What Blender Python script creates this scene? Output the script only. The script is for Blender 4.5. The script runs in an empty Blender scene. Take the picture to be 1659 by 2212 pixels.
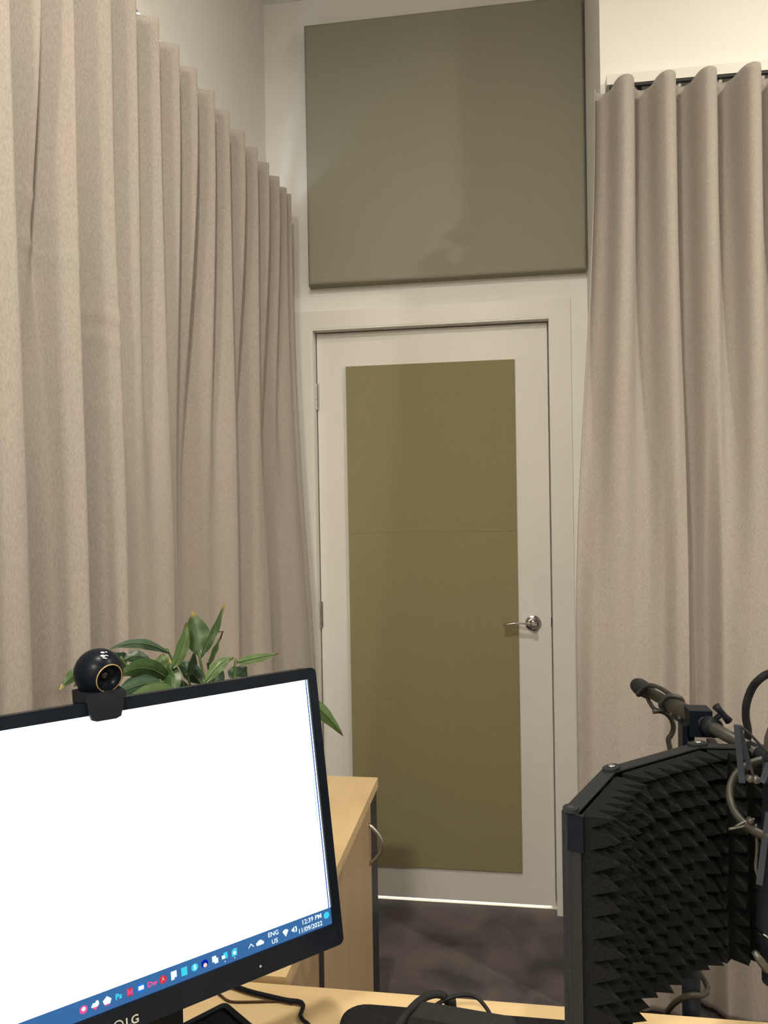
import bpy, bmesh, math, random
from mathutils import Vector, Matrix, noise

random.seed(7)
scene = bpy.context.scene
COL = scene.collection
V = Vector
PI = math.pi

# ------------------------------------------------------------------ camera
# metres; X right along the door wall, Y towards the door, Z up; camera above (0, 0)
YAW, PITCH, ROLL, F, ZC = -0.152314656, -0.00968806607, -0.0170921499, 1695.96134, 1.42790517
FW = V((math.sin(YAW) * math.cos(PITCH), math.cos(YAW) * math.cos(PITCH), math.sin(PITCH)))
R0 = V((math.cos(YAW), -math.sin(YAW), 0))
U0 = R0.cross(FW)
RT = math.cos(ROLL) * R0 + math.sin(ROLL) * U0
UP = -math.sin(ROLL) * R0 + math.cos(ROLL) * U0
CAM = V((0, 0, ZC))
cd = bpy.data.cameras.new('camera')
cam = bpy.data.objects.new('camera', cd)
COL.objects.link(cam)
cd.sensor_fit = 'HORIZONTAL'
cd.sensor_width = 36.0
cd.lens = F / 1659 * 36.0
cd.clip_start = 0.02
cam.matrix_world = Matrix(((RT.x, UP.x, -FW.x, CAM.x), (RT.y, UP.y, -FW.y, CAM.y), (RT.z, UP.z, -FW.z, CAM.z), (0, 0, 0, 1)))
scene.camera = cam


def ray(x, y):
    return FW + (x - 829.5) / F * RT - (y - 1106) / F * UP


def atY(x, y, Y):
    d = ray(x, y)
    return CAM + d * (Y / d.y)


def atZ(x, y, Z):
    d = ray(x, y)
    return CAM + d * ((Z - ZC) / d.z)


# ------------------------------------------------------------------ world, lights, exposure
w = bpy.data.worlds.new('world')
scene.world = w
w.use_nodes = True
w.node_tree.nodes['Background'].inputs[0].default_value = (0.55, 0.7, 1.0, 1)
w.node_tree.nodes['Background'].inputs[1].default_value = 0.6
vs = scene.view_settings
vs.view_transform = 'Standard'
vs.look = 'None'
vs.gamma = 1.0
vs.use_curve_mapping = False
vs.exposure = 0.0
WARM = (1.0, 0.925, 0.79)


def area(name, loc, direction, size, power, color, size_y=None):
    l = bpy.data.lights.new(name, 'AREA')
    l.energy = power
    l.color = color
    if size_y:
        l.shape = 'RECTANGLE'
        l.size = size
        l.size_y = size_y
    else:
        l.shape = 'DISK'
        l.size = size
    o = bpy.data.objects.new(name, l)
    COL.objects.link(o)
    o.location = loc
    o.rotation_euler = V(direction).to_track_quat('-Z', 'Y').to_euler()
    return o


CEIL = 3.237
LAMPS = [(-0.22, 0.45, 30.0, 172, 0.07), (1.4, 1.33, 24.0, 180, 0.07), (2.9, 0.3, 36.0, 175, 0.07), (-0.28, -1.8, 98.0, 180, 0.30)]  # lamp farthest to the right is added to lift the ambient light
for i, (lx, ly, p, spread, dia) in enumerate(LAMPS):
    area('ceiling_lamp_light', (lx, ly, CEIL - 0.022), (0, 0, -1), dia, p, WARM).data.spread = math.radians(spread)
area('window_daylight', (-1.10, 1.80, 1.62), (1, 0, 0), 1.6, 120, (0.72, 0.86, 1.0), 1.5)
area('corridor_daylight', (-0.25, 4.1, 0.75), (0, -1, -0.1), 1.4, 75, (1.0, 0.93, 0.82), 1.2)


# ------------------------------------------------------------------ materials
def nd(nt, t, **kw):
    n = nt.nodes.new(t)
    for k, v in kw.items():
        setattr(n, k, v)
    return n


def base_mat(name, col, rough=0.5, metal=0.0, spec=0.5):
    m = bpy.data.materials.new(name)
    m.use_nodes = True
    b = m.node_tree.nodes['Principled BSDF']
    b.inputs['Base Color'].default_value = (*col, 1)
    b.inputs['Roughness'].default_value = rough
    b.inputs['Metallic'].default_value = metal
    b.inputs['Specular IOR Level'].default_value = spec
    return m, m.node_tree, b


def noisy(name, col, col2, scale=(30, 30, 30), detail=4, rough=0.5, metal=0.0, spec=0.5, bump=0.0, bscale=None, lo=0.35, hi=0.65, dist=0.001):
    """procedural colour between two tones by noise, with an optional fine bump"""
    m, nt, b = base_mat(name, col, rough, metal, spec)
    tc = nd(nt, 'ShaderNodeTexCoord')
    mp = nd(nt, 'ShaderNodeMapping')
    mp.inputs['Scale'].default_value = scale
    nt.links.new(tc.outputs['Object'], mp.inputs['Vector'])
    n = nd(nt, 'ShaderNodeTexNoise')
    n.inputs['Scale'].default_value = 1.0
    n.inputs['Detail'].default_value = detail
    nt.links.new(mp.outputs['Vector'], n.inputs['Vector'])
    r = nd(nt, 'ShaderNodeValToRGB')
    r.color_ramp.elements[0].position = lo
    r.color_ramp.elements[1].position = hi
    r.color_ramp.elements[0].color = (*col, 1)
    r.color_ramp.elements[1].color = (*col2, 1)
    nt.links.new(n.outputs['Fac'], r.inputs['Fac'])
    nt.links.new(r.outputs['Color'], b.inputs['Base Color'])
    if bump:
        n2 = nd(nt, 'ShaderNodeTexNoise')
        n2.inputs['Scale'].default_value = 1.0
        n2.inputs['Detail'].default_value = 3
        mp2 = nd(nt, 'ShaderNodeMapping')
        mp2.inputs['Scale'].default_value = bscale or scale
        nt.links.new(tc.outputs['Object'], mp2.inputs['Vector'])
        nt.links.new(mp2.outputs['Vector'], n2.inputs['Vector'])
        bp = nd(nt, 'ShaderNodeBump')
        bp.inputs['Strength'].default_value = bump
        bp.inputs['Distance'].default_value = dist
        nt.links.new(n2.outputs['Fac'], bp.inputs['Height'])
        nt.links.new(bp.outputs['Normal'], b.inputs['Normal'])
    return m


def emit(name, col, s):
    m = bpy.data.materials.new(name)
    m.use_nodes = True
    nt = m.node_tree
    nt.nodes.remove(nt.nodes['Principled BSDF'])
    e = nd(nt, 'ShaderNodeEmission')
    e.inputs[0].default_value = (*col, 1)
    e.inputs[1].default_value = s
    nt.links.new(e.outputs[0], nt.nodes['Material Output'].inputs[0])
    return m


def lin(r, g, b):
    f = lambda c: (c / 255 / 12.92) if c / 255 <= 0.04045 else ((c / 255 + 0.055) / 1.055) ** 2.4
    return (f(r), f(g), f(b))


def curtain_mat(name):
    m, nt, b = base_mat(name, (0.4, 0.35, 0.31), 0.95, 0, 0.15)
    tc = nd(nt, 'ShaderNodeTexCoord')

    def nz(sc, det):
        mp = nd(nt, 'ShaderNodeMapping')
        mp.inputs['Scale'].default_value = sc
        nt.links.new(tc.outputs['Object'], mp.inputs['Vector'])
        n = nd(nt, 'ShaderNodeTexNoise')
        n.inputs['Scale'].default_value = 1.0
        n.inputs['Detail'].default_value = det
        nt.links.new(mp.outputs['Vector'], n.inputs['Vector'])
        return n
    n1 = nz((600, 600, 130), 3)
    n2 = nz((16, 16, 9), 4)
    n3 = nz((420, 420, 520), 2)
    r1 = nd(nt, 'ShaderNodeValToRGB')
    r1.color_ramp.elements[0].position = 0.30
    r1.color_ramp.elements[1].position = 0.62
    r1.color_ramp.elements[0].color = (0.330, 0.291, 0.264, 1)
    r1.color_ramp.elements[1].color = (0.415, 0.371, 0.338, 1)
    nt.links.new(n1.outputs['Fac'], r1.inputs['Fac'])
    r2 = nd(nt, 'ShaderNodeValToRGB')
    r2.color_ramp.elements[0].position = 0.35
    r2.color_ramp.elements[1].position = 0.68
    r2.color_ramp.elements[0].color = (0.96, 0.99, 0.96, 1)
    r2.color_ramp.elements[1].color = (1.0, 0.965, 0.95, 1)
    nt.links.new(n2.outputs['Fac'], r2.inputs['Fac'])
    mx = nd(nt, 'ShaderNodeMix', data_type='RGBA', blend_type='MULTIPLY')
    mx.inputs[0].default_value = 1.0
    nt.links.new(r1.outputs['Color'], mx.inputs[6])
    nt.links.new(r2.outputs['Color'], mx.inputs[7])
    nt.links.new(mx.outputs[2], b.inputs['Base Color'])
    bp = nd(nt, 'ShaderNodeBump')
    bp.inputs['Strength'].default_value = 0.25
    bp.inputs['Distance'].default_value = 0.0008
    nt.links.new(n3.outputs['Fac'], bp.inputs['Height'])
    nt.links.new(bp.outputs['Normal'], b.inputs['Normal'])
    b.inputs['Sheen Weight'].default_value = 0.15
    return m


def wood_mat(name, a, c, axis):
    """pale laminate with long soft grain along one axis"""
    m, nt, b = base_mat(name, a, 0.42, 0, 0.35)
    tc = nd(nt, 'ShaderNodeTexCoord')
    mp = nd(nt, 'ShaderNodeMapping')
    s = [28, 28, 28]
    s[axis] = 2.2
    mp.inputs['Scale'].default_value = s
    nt.links.new(tc.outputs['Object'], mp.inputs['Vector'])
    n = nd(nt, 'ShaderNodeTexNoise')
    n.inputs['Scale'].default_value = 1.0
    n.inputs['Detail'].default_value = 5
    n.inputs['Distortion'].default_value = 0.6
    nt.links.new(mp.outputs['Vector'], n.inputs['Vector'])
    r = nd(nt, 'ShaderNodeValToRGB')
    r.color_ramp.elements[0].position = 0.3
    r.color_ramp.elements[1].position = 0.7
    r.color_ramp.elements[0].color = (*a, 1)
    r.color_ramp.elements[1].color = (*c, 1)
    nt.links.new(n.outputs['Fac'], r.inputs['Fac'])
    nt.links.new(r.outputs['Color'], b.inputs['Base Color'])
    return m


def carpet_mat():
    m, nt, b = base_mat('carpet', (0.1, 0.08, 0.08), 1.0, 0, 0.05)
    tc = nd(nt, 'ShaderNodeTexCoord')

    def nz(s, d, dis=0.0):
        n = nd(nt, 'ShaderNodeTexNoise')
        n.inputs['Scale'].default_value = s
        n.inputs['Detail'].default_value = d
        n.inputs['Distortion'].default_value = dis
        nt.links.new(tc.outputs['Object'], n.inputs['Vector'])
        return n
    a, f = nz(5.0, 6, 0.35), nz(520, 3)
    r = nd(nt, 'ShaderNodeValToRGB')
    r.color_ramp.elements[0].position = 0.36
    r.color_ramp.elements[1].position = 0.64
    r.color_ramp.elements[0].color = (0.052, 0.044, 0.043, 1)
    r.color_ramp.elements[1].color = (0.175, 0.142, 0.140, 1)
    nt.links.new(a.outputs['Fac'], r.inputs['Fac'])
    r2 = nd(nt, 'ShaderNodeValToRGB')
    r2.color_ramp.elements[0].position = 0.3
    r2.color_ramp.elements[1].position = 0.7
    r2.color_ramp.elements[0].color = (0.6, 0.6, 0.6, 1)
    r2.color_ramp.elements[1].color = (1.0, 1.0, 1.0, 1)
    nt.links.new(f.outputs['Fac'], r2.inputs['Fac'])
    mx = nd(nt, 'ShaderNodeMix', data_type='RGBA', blend_type='MULTIPLY')
    mx.inputs[0].default_value = 1.0
    nt.links.new(r.outputs['Color'], mx.inputs[6])
    nt.links.new(r2.outputs['Color'], mx.inputs[7])
    nt.links.new(mx.outputs[2], b.inputs['Base Color'])
    bp = nd(nt, 'ShaderNodeBump')
    bp.inputs['Strength'].default_value = 0.6
    bp.inputs['Distance'].default_value = 0.002
    nt.links.new(f.outputs['Fac'], bp.inputs['Height'])
    nt.links.new(bp.outputs['Normal'], b.inputs['Normal'])
    b.inputs['Sheen Weight'].default_value = 0.25
    return m


def pane_mat():
    m = bpy.data.materials.new('window_glass')
    m.use_nodes = True
    nt = m.node_tree
    nt.nodes.remove(nt.nodes['Principled BSDF'])
    t = nd(nt, 'ShaderNodeBsdfTransparent')
    g = nd(nt, 'ShaderNodeBsdfGlossy')
    g.inputs['Roughness'].default_value = 0.02
    mx = nd(nt, 'ShaderNodeMixShader')
    mx.inputs[0].default_value = 0.07
    nt.links.new(t.outputs[0], mx.inputs[1])
    nt.links.new(g.outputs[0], mx.inputs[2])
    nt.links.new(mx.outputs[0], nt.nodes['Material Output'].inputs[0])
    return m


def leaf_mat(name, a, c, tip):
    """green leaf, tone by noise, tip colour by the leaf's own length (stored in its UV map)"""
    m, nt, b = base_mat(name, a, 0.38, 0, 0.45)
    tc = nd(nt, 'ShaderNodeTexCoord')
    n = nd(nt, 'ShaderNodeTexNoise')
    n.inputs['Scale'].default_value = 40
    n.inputs['Detail'].default_value = 3
    nt.links.new(tc.outputs['Object'], n.inputs['Vector'])
    r = nd(nt, 'ShaderNodeValToRGB')
    r.color_ramp.elements[0].position = 0.35
    r.color_ramp.elements[1].position = 0.65
    r.color_ramp.elements[0].color = (*a, 1)
    r.color_ramp.elements[1].color = (*c, 1)
    nt.links.new(n.outputs['Fac'], r.inputs['Fac'])
    sx = nd(nt, 'ShaderNodeSeparateXYZ')
    nt.links.new(tc.outputs['UV'], sx.inputs[0])
    r2 = nd(nt, 'ShaderNodeValToRGB')
    r2.color_ramp.elements[0].position = 0.86
    r2.color_ramp.elements[1].position = 0.97
    r2.color_ramp.elements[0].color = (0, 0, 0, 1)
    r2.color_ramp.elements[1].color = (1, 1, 1, 1)
    nt.links.new(sx.outputs['Y'], r2.inputs['Fac'])
    mx = nd(nt, 'ShaderNodeMix', data_type='RGBA')
    nt.links.new(r2.outputs['Color'], mx.inputs[0])
    nt.links.new(r.outputs['Color'], mx.inputs[6])
    mx.inputs[7].default_value = (*tip, 1)
    nt.links.new(mx.outputs[2], b.inputs['Base Color'])
    return m


M = {}
M['wall'] = noisy('wall_paint', (0.82, 0.805, 0.765), (0.84, 0.825, 0.785), (6, 6, 6), 3, 0.6, 0, 0.3, 0.08, (220, 220, 220))
M['ceil'] = noisy('ceiling_paint', (0.80, 0.785, 0.75), (0.82, 0.805, 0.77), (6, 6, 6), 3, 0.8, 0, 0.2, 0.08, (220, 220, 220))
M['enamel'] = noisy('white_enamel', (0.76, 0.74, 0.69), (0.78, 0.76, 0.71), (4, 4, 4), 2, 0.35, 0, 0.4)
M['carpet'] = carpet_mat()
M['hallfloor'] = noisy('corridor_tile', (0.72, 0.68, 0.60), (0.78, 0.74, 0.66), (9, 9, 9), 3, 0.4)
M['curtain'] = curtain_mat('curtain_linen')
M['panel'] = noisy('olive_grey_fabric', (0.285, 0.275, 0.212), (0.325, 0.315, 0.246), (700, 700, 700), 3, 0.95, 0, 0.1, 0.3, (900, 900, 900), dist=0.0005)
M['tile'] = noisy('olive_felt', (0.270, 0.236, 0.128), (0.310, 0.272, 0.150), (500, 500, 500), 3, 0.95, 0, 0.1, 0.3, (800, 800, 800), dist=0.0005)
M['chrome'] = noisy('chrome', (0.60, 0.60, 0.62), (0.66, 0.66, 0.68), (30, 30, 30), 2, 0.14, 1.0)
M['steel'] = noisy('brushed_steel', (0.42, 0.41, 0.39), (0.50, 0.49, 0.46), (200, 200, 20), 2, 0.34, 1.0)
M['dark'] = noisy('dark_void', (0.02, 0.02, 0.02), (0.03, 0.03, 0.03), (30, 30, 30), 2, 0.7)
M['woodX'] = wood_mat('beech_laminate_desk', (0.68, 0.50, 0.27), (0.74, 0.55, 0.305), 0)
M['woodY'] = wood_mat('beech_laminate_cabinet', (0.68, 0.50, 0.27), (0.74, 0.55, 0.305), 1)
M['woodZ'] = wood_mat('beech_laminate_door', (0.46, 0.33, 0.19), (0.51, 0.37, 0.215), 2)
M['navy'] = noisy('black_laminate', (0.010, 0.012, 0.020), (0.016, 0.018, 0.028), (40, 40, 40), 3, 0.45)
M['gloss'] = noisy('black_gloss_plastic', (0.005, 0.008, 0.014), (0.007, 0.010, 0.017), (30, 30, 30), 2, 0.30, 0, 0.12)
M['plastic'] = noisy('black_plastic', (0.008, 0.010, 0.014), (0.012, 0.014, 0.018), (90, 90, 90), 3, 0.48, 0, 0.14)
M['rubber'] = noisy('black_rubber', (0.012, 0.012, 0.014), (0.018, 0.018, 0.020), (90, 90, 90), 3, 0.6, 0, 0.3)
M['mat'] = noisy('black_cloth_mat', (0.010, 0.010, 0.011), (0.018, 0.018, 0.019), (400, 400, 400), 3, 0.9, 0, 0.15, 0.3, (700, 700, 700))
M['pouch'] = noisy('charcoal_nylon', (0.020, 0.020, 0.020), (0.030, 0.030, 0.029), (500, 500, 500), 3, 0.85, 0, 0.2, 0.4, (700, 700, 700))
M['foam'] = noisy('black_foam', (0.0065, 0.0072, 0.0074), (0.012, 0.0128, 0.0126), (500, 500, 500), 3, 0.95, 0, 0.1, 0.4, (700, 700, 700))
M['metalblk'] = noisy('black_powdercoat', (0.017, 0.019, 0.021), (0.023, 0.025, 0.027), (300, 300, 300), 3, 0.55, 0, 0.15)
M['armgrey'] = noisy('dark_grey_satin', (0.028, 0.027, 0.022), (0.036, 0.034, 0.028), (120, 120, 120), 3, 0.40, 0, 0.4)
M['bluegrey'] = noisy('slate_plastic', (0.018, 0.025, 0.036), (0.025, 0.032, 0.044), (90, 90, 90), 3, 0.45, 0, 0.3)
M['micgrey'] = noisy('grey_mic_metal', (0.07, 0.07, 0.062), (0.10, 0.10, 0.09), (90, 90, 90), 3, 0.4, 0.6)
M['gold'] = noisy('brass_ring', (0.62, 0.45, 0.18), (0.70, 0.52, 0.22), (40, 40, 40), 2, 0.3, 0.6)
M['whiteplastic'] = noisy('white_plastic', (0.70, 0.70, 0.62), (0.76, 0.76, 0.68), (40, 40, 40), 2, 0.4)
M['print'] = noisy('pale_print', (0.42, 0.42, 0.40), (0.48, 0.48, 0.46), (40, 40, 40), 2, 0.5)
M['printglint'] = noisy('white_print_glint', (0.80, 0.80, 0.80), (0.86, 0.86, 0.86), (40, 40, 40), 2, 0.4)
M['pot'] = noisy('white_ceramic', (0.60, 0.58, 0.54), (0.66, 0.64, 0.60), (20, 20, 20), 3, 0.3)
M['soil'] = noisy('potting_soil', (0.020, 0.014, 0.010), (0.05, 0.036, 0.025), (120, 120, 120), 4, 1.0, 0, 0.1, 1.0, (150, 150, 150), dist=0.004)
M['leafA'] = leaf_mat('leaf_mid', (0.030, 0.068, 0.018), (0.046, 0.096, 0.026), (0.30, 0.22, 0.04))
M['leafB'] = leaf_mat('leaf_dark', (0.016, 0.040, 0.020), (0.026, 0.060, 0.028), (0.05, 0.06, 0.02))
M['leafC'] = leaf_mat('leaf_pale', (0.072, 0.130, 0.040), (0.100, 0.165, 0.055), (0.10, 0.05, 0.02))
M['leafD'] = leaf_mat('leaf_teal', (0.040, 0.082, 0.048), (0.060, 0.110, 0.066), (0.04, 0.08, 0.03))
M['stem'] = noisy('green_stem', (0.06, 0.11, 0.035), (0.09, 0.15, 0.05), (60, 60, 60), 3, 0.45)
M['brown'] = noisy('dry_leaf_tip', (0.05, 0.025, 0.012), (0.09, 0.045, 0.02), (90, 90, 90), 3, 0.9)
M['glass'] = pane_mat()
M['lens'] = noisy('dark_lens', (0.006, 0.006, 0.010), (0.010, 0.009, 0.016), (30, 30, 30), 2, 0.08)
M['screen'] = emit('screen_white', (0.95, 0.98, 1.0), 2.6)
M['bar'] = emit('screen_taskbar_blue', lin(66, 118, 178), 0.85)
M['e_white'] = emit('screen_icon_white', (0.85, 0.97, 1.0), 1.1)
M['e_cyan'] = emit('screen_icon_cyan', lin(70, 215, 240), 1.0)
M['e_blue'] = emit('screen_icon_blue', lin(40, 120, 230), 1.0)
M['e_deep'] = emit('screen_icon_deep_blue', lin(20, 40, 190), 0.8)
M['e_red'] = emit('screen_icon_red', lin(220, 60, 70), 0.9)
M['e_pink'] = emit('screen_icon_pink', lin(245, 95, 165), 0.9)
M['e_purple'] = emit('screen_icon_purple', lin(190, 80, 215), 0.9)
M['e_cream'] = emit('screen_icon_cream', lin(255, 225, 190), 1.0)
M['e_mint'] = emit('screen_scrollbar_mint', lin(205, 240, 228), 1.05)
M['e_edge'] = emit('screen_edge_blue', lin(40, 110, 215), 0.7)
M['lamp'] = emit('lamp_diffuser', WARM, 6.0)


# ------------------------------------------------------------------ mesh helpers
def wloc(o):
    p = V((0, 0, 0))
    while o is not None:
        p += o.location
        o = o.parent
    return p


def obj(name, bm, mat, parent=None, smooth=False, label=None, bevel=0.0, bseg=2):
    """link the bmesh (world coordinates) as one mesh object"""
    if bevel:
        es = [e for e in bm.edges if len(e.link_faces) == 2 and e.calc_face_angle(0) > 0.6]
        bmesh.ops.bevel(bm, geom=es, offset=bevel, segments=bseg, profile=0.5, affect='EDGES')
    off = wloc(parent) if parent else V((0, 0, 0))
    if parent:
        for v in bm.verts:
            v.co -= off
    bmesh.ops.recalc_face_normals(bm, faces=bm.faces)
    me = bpy.data.meshes.new(name)
    bm.to_mesh(me)
    bm.free()
    if smooth:
        for p in me.polygons:
            p.use_smooth = True
    me.materials.append(M[mat])
    o = bpy.data.objects.new(name, me)
    COL.objects.link(o)
    if parent:
        o.parent = parent
    if label:
        o['label'] = label
    return o


def auto(o, ang=40):
    """smooth shading that keeps sharp edges"""
    me = o.data
    for p in me.polygons:
        p.use_smooth = True
    bm = bmesh.new()
    bm.from_mesh(me)
    for e in bm.edges:
        e.smooth = not (len(e.link_faces) == 2 and e.calc_face_angle(0) > math.radians(ang))
    bm.to_mesh(me)
    bm.free()
    return o


def tag(o, label, cat, group=None):
    o['label'] = label
    o['category'] = cat
    if group:
        o['group'] = group
    return o


def thing(name, loc, label, cat, group=None):
    o = bpy.data.objects.new(name, None)
    o.empty_display_size = 0.05
    COL.objects.link(o)
    o.location = loc
    return tag(o, label, cat, group)


def struct(o):
    o['kind'] = 'structure'
    return o


def box(bm, lo, hi):
    x0, y0, z0 = lo
    x1, y1, z1 = hi
    vs = [bm.verts.new(c) for c in ((x0, y0, z0), (x1, y0, z0), (x1, y1, z0), (x0, y1, z0), (x0, y0, z1), (x1, y0, z1), (x1, y1, z1), (x0, y1, z1))]
    for f in ((3, 2, 1, 0), (4, 5, 6, 7), (0, 1, 5, 4), (1, 2, 6, 5), (2, 3, 7, 6), (3, 0, 4, 7)):
        bm.faces.new([vs[i] for i in f])
    return vs


def B(lo, hi):
    bm = bmesh.new()
    box(bm, lo, hi)
    return bm


def obox(bm, c, ax, ay, az, sx, sy, sz):
    """oriented box: centre, three unit axes, three full sizes"""
    c = V(c)
    vs = []
    for k in (-.5, .5):
        for (i, j) in ((-.5, -.5), (.5, -.5), (.5, .5), (-.5, .5)):
            vs.append(bm.verts.new(c + ax * (i * sx) + ay * (j * sy) + az * (k * sz)))
    for f in ((3, 2, 1, 0), (4, 5, 6, 7), (0, 1, 5, 4), (1, 2, 6, 5), (2, 3, 7, 6), (3, 0, 4, 7)):
        bm.faces.new([vs[i] for i in f])


def prism(bm, poly, ext):
    """extrude a closed 3D polygon by a vector"""
    ext = V(ext)
    a = [bm.verts.new(V(p)) for p in poly]
    b = [bm.verts.new(V(p) + ext) for p in poly]
    n = len(a)
    bm.faces.new(a)
    bm.faces.new(b[::-1])
    for i in range(n):
        bm.faces.new((a[i], b[i], b[(i + 1) % n], a[(i + 1) % n]))


def smooth_path(pts, n=6):
    P = [V(p) for p in pts]
    if len(P) < 3:
        return P
    Q = [P[0] * 2 - P[1]] + P + [P[-1] * 2 - P[-2]]
    out = []
    for i in range(1, len(Q) - 2):
        a, b, c, d = Q[i - 1], Q[i], Q[i + 1], Q[i + 2]
        for k in range(n):
            t = k / n
            out.append(0.5 * ((2 * b) + (c - a) * t + (2 * a - 5 * b + 4 * c - d) * t * t + (3 * b - a - 3 * c + d) * t ** 3))
    out.append(P[-1])
    return out


def tube(bm, pts, r, seg=10, cap=True, flat=1.0, closed=False):
    P = [V(p) for p in pts]
    n = len(P)
    rr = r if isinstance(r, (list, tuple)) else [r] * n
    if closed:
        T = [(P[(i + 1) % n] - P[i - 1]).normalized() for i in range(n)]
    else:
        T = [(P[min(i + 1, n - 1)] - P[max(i - 1, 0)]).normalized() for i in range(n)]
    a = V((0, 0, 1)) if abs(T[0].z) < 0.9 else V((1, 0, 0))
    N = (a - T[0] * a.dot(T[0])).normalized()
    rings = []
    for i in range(n):
        N = (N - T[i] * N.dot(T[i])).normalized()
        Bn = T[i].cross(N)
        rings.append([bm.verts.new(P[i] + (N * math.cos(2 * PI * k / seg) * flat + Bn * math.sin(2 * PI * k / seg)) * rr[i]) for k in range(seg)])
    m = n if closed else n - 1
    for i in range(m):
        A, C2 = rings[i], rings[(i + 1) % n]
        for k in range(seg):
            bm.faces.new((A[k], A[(k + 1) % seg], C2[(k + 1) % seg], C2[k]))
    if cap and not closed:
        bm.faces.new(rings[0][::-1])
        bm.faces.new(rings[-1])


def lathe(bm, c, axis, prof, seg=32):
    """revolve (radius, height) pairs about an axis through c"""
    axis = V(axis).normalized()
    a = V((0, 0, 1)) if abs(axis.z) < 0.9 else V((1, 0, 0))
    N = (a - axis * a.dot(axis)).normalized()
    Q = axis.cross(N)
    rings = []
    for (r, h) in prof:
        if r < 1e-6:
            rings.append([bm.verts.new(V(c) + axis * h)])
        else:
            rings.append([bm.verts.new(V(c) + axis * h + (N * math.cos(2 * PI * k / seg) + Q * math.sin(2 * PI * k / seg)) * r) for k in range(seg)])
    for A, D in zip(rings, rings[1:]):
        for k in range(seg):
            k2 = (k + 1) % seg
            if len(A) == 1 and len(D) == 1:
                continue
            if len(A) == 1:
                bm.faces.new((A[0], D[k], D[k2]))
            elif len(D) == 1:
                bm.faces.new((A[k], D[0], A[k2]))
            else:
                bm.faces.new((A[k], D[k], D[k2], A[k2]))


def torus(bm, c, axis, R, r, seg=40, rs=10, flat=1.0):
    axis = V(axis).normalized()
    a = V((0, 0, 1)) if abs(axis.z) < 0.9 else V((1, 0, 0))
    N = (a - axis * a.dot(axis)).normalized()
    Q = axis.cross(N)
    rings = []
    for i in range(seg):
        d = N * math.cos(2 * PI * i / seg) + Q * math.sin(2 * PI * i / seg)
        rings.append([bm.verts.new(V(c) + d * (R + r * math.cos(2 * PI * k / rs)) + axis * (r * flat * math.sin(2 * PI * k / rs))) for k in range(rs)])
    for i in range(seg):
        A, D = rings[i], rings[(i + 1) % seg]
        for k in range(rs):
            bm.faces.new((A[k], D[k], D[(k + 1) % rs], A[(k + 1) % rs]))


def disc(bm, c, ax, ay, r, seg=20, rx=1.0):
    bm.faces.new([bm.verts.new(V(c) + ax * (r * rx * math.cos(2 * PI * k / seg)) + ay * (r * math.sin(2 * PI * k / seg))) for k in range(seg)])


def text_bm(s, origin, ax, ay, size, align='CENTER', extrude=0.0, bold=0.0):
    cu = bpy.data.curves.new('lettering', 'FONT')
    cu.body = s
    cu.size = size
    cu.align_x = align
    cu.align_y = 'CENTER'
    cu.offset = bold
    cu.resolution_u = 3
    t = bpy.data.objects.new('lettering', cu)
    COL.objects.link(t)
    dg = bpy.context.evaluated_depsgraph_get()
    me = bpy.data.meshes.new_from_object(t.evaluated_get(dg))
    bm = bmesh.new()
    bm.from_mesh(me)
    az = ax.cross(ay)
    for v in bm.verts:
        v.co = V(origin) + ax * v.co.x + ay * v.co.y + az * v.co.z
    bpy.data.objects.remove(t)
    bpy.data.curves.remove(cu)
    bpy.data.meshes.remove(me)
    return bm


def smoothstep(a, b, x):
    t = max(0.0, min(1.0, (x - a) / (b - a)))
    return t * t * (3 - 2 * t)


def cosint(tab, x):
    if x <= tab[0][0]:
        return tab[0][1]
    for (x0, y0), (x1, y1) in zip(tab, tab[1:]):
        if x <= x1:
            t = (x - x0) / (x1 - x0)
            t = (1 - math.cos(PI * t)) / 2
            return y0 + (y1 - y0) * t
    return tab[-1][1]


# ================================================================== the room
WL, WD, WN, XR, YN = -0.833, 2.791, 2.33, 3.9, -3.2      # left wall, door wall, nearer right wall, far right, behind camera
RX = 0.290                                               # return of the door recess
X0, DW, DH = -0.665, 0.82, 2.05                          # door leaf: left edge, width, top
DB = 0.0115
CT = 0.10

struct(obj('floor', B((WL - CT, YN - CT, -0.05), (XR + CT, WD + 0.0, 0.0)), 'carpet'))
struct(obj('floor_corridor', B((-1.6, WD, -0.05), (1.3, 4.3, 0.001)), 'hallfloor'))
struct(obj('ceiling', B((WL - CT, YN - CT, CEIL), (XR + CT, WD + 0.12, CEIL + 0.05)), 'ceil'))
bm = bmesh.new()
wy0, wy1, wz0, wz1 = 0.95, 2.62, 0.85, 2.45
box(bm, (WL - CT, YN, 0), (WL, wy0, CEIL))
box(bm, (WL - CT, wy1, 0), (WL, WD + 0.12, CEIL))
box(bm, (WL - CT, wy0, 0), (WL, wy1, wz0))
box(bm, (WL - CT, wy0, wz1), (WL, wy1, CEIL))
struct(obj('wall_left', bm, 'wall'))
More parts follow.
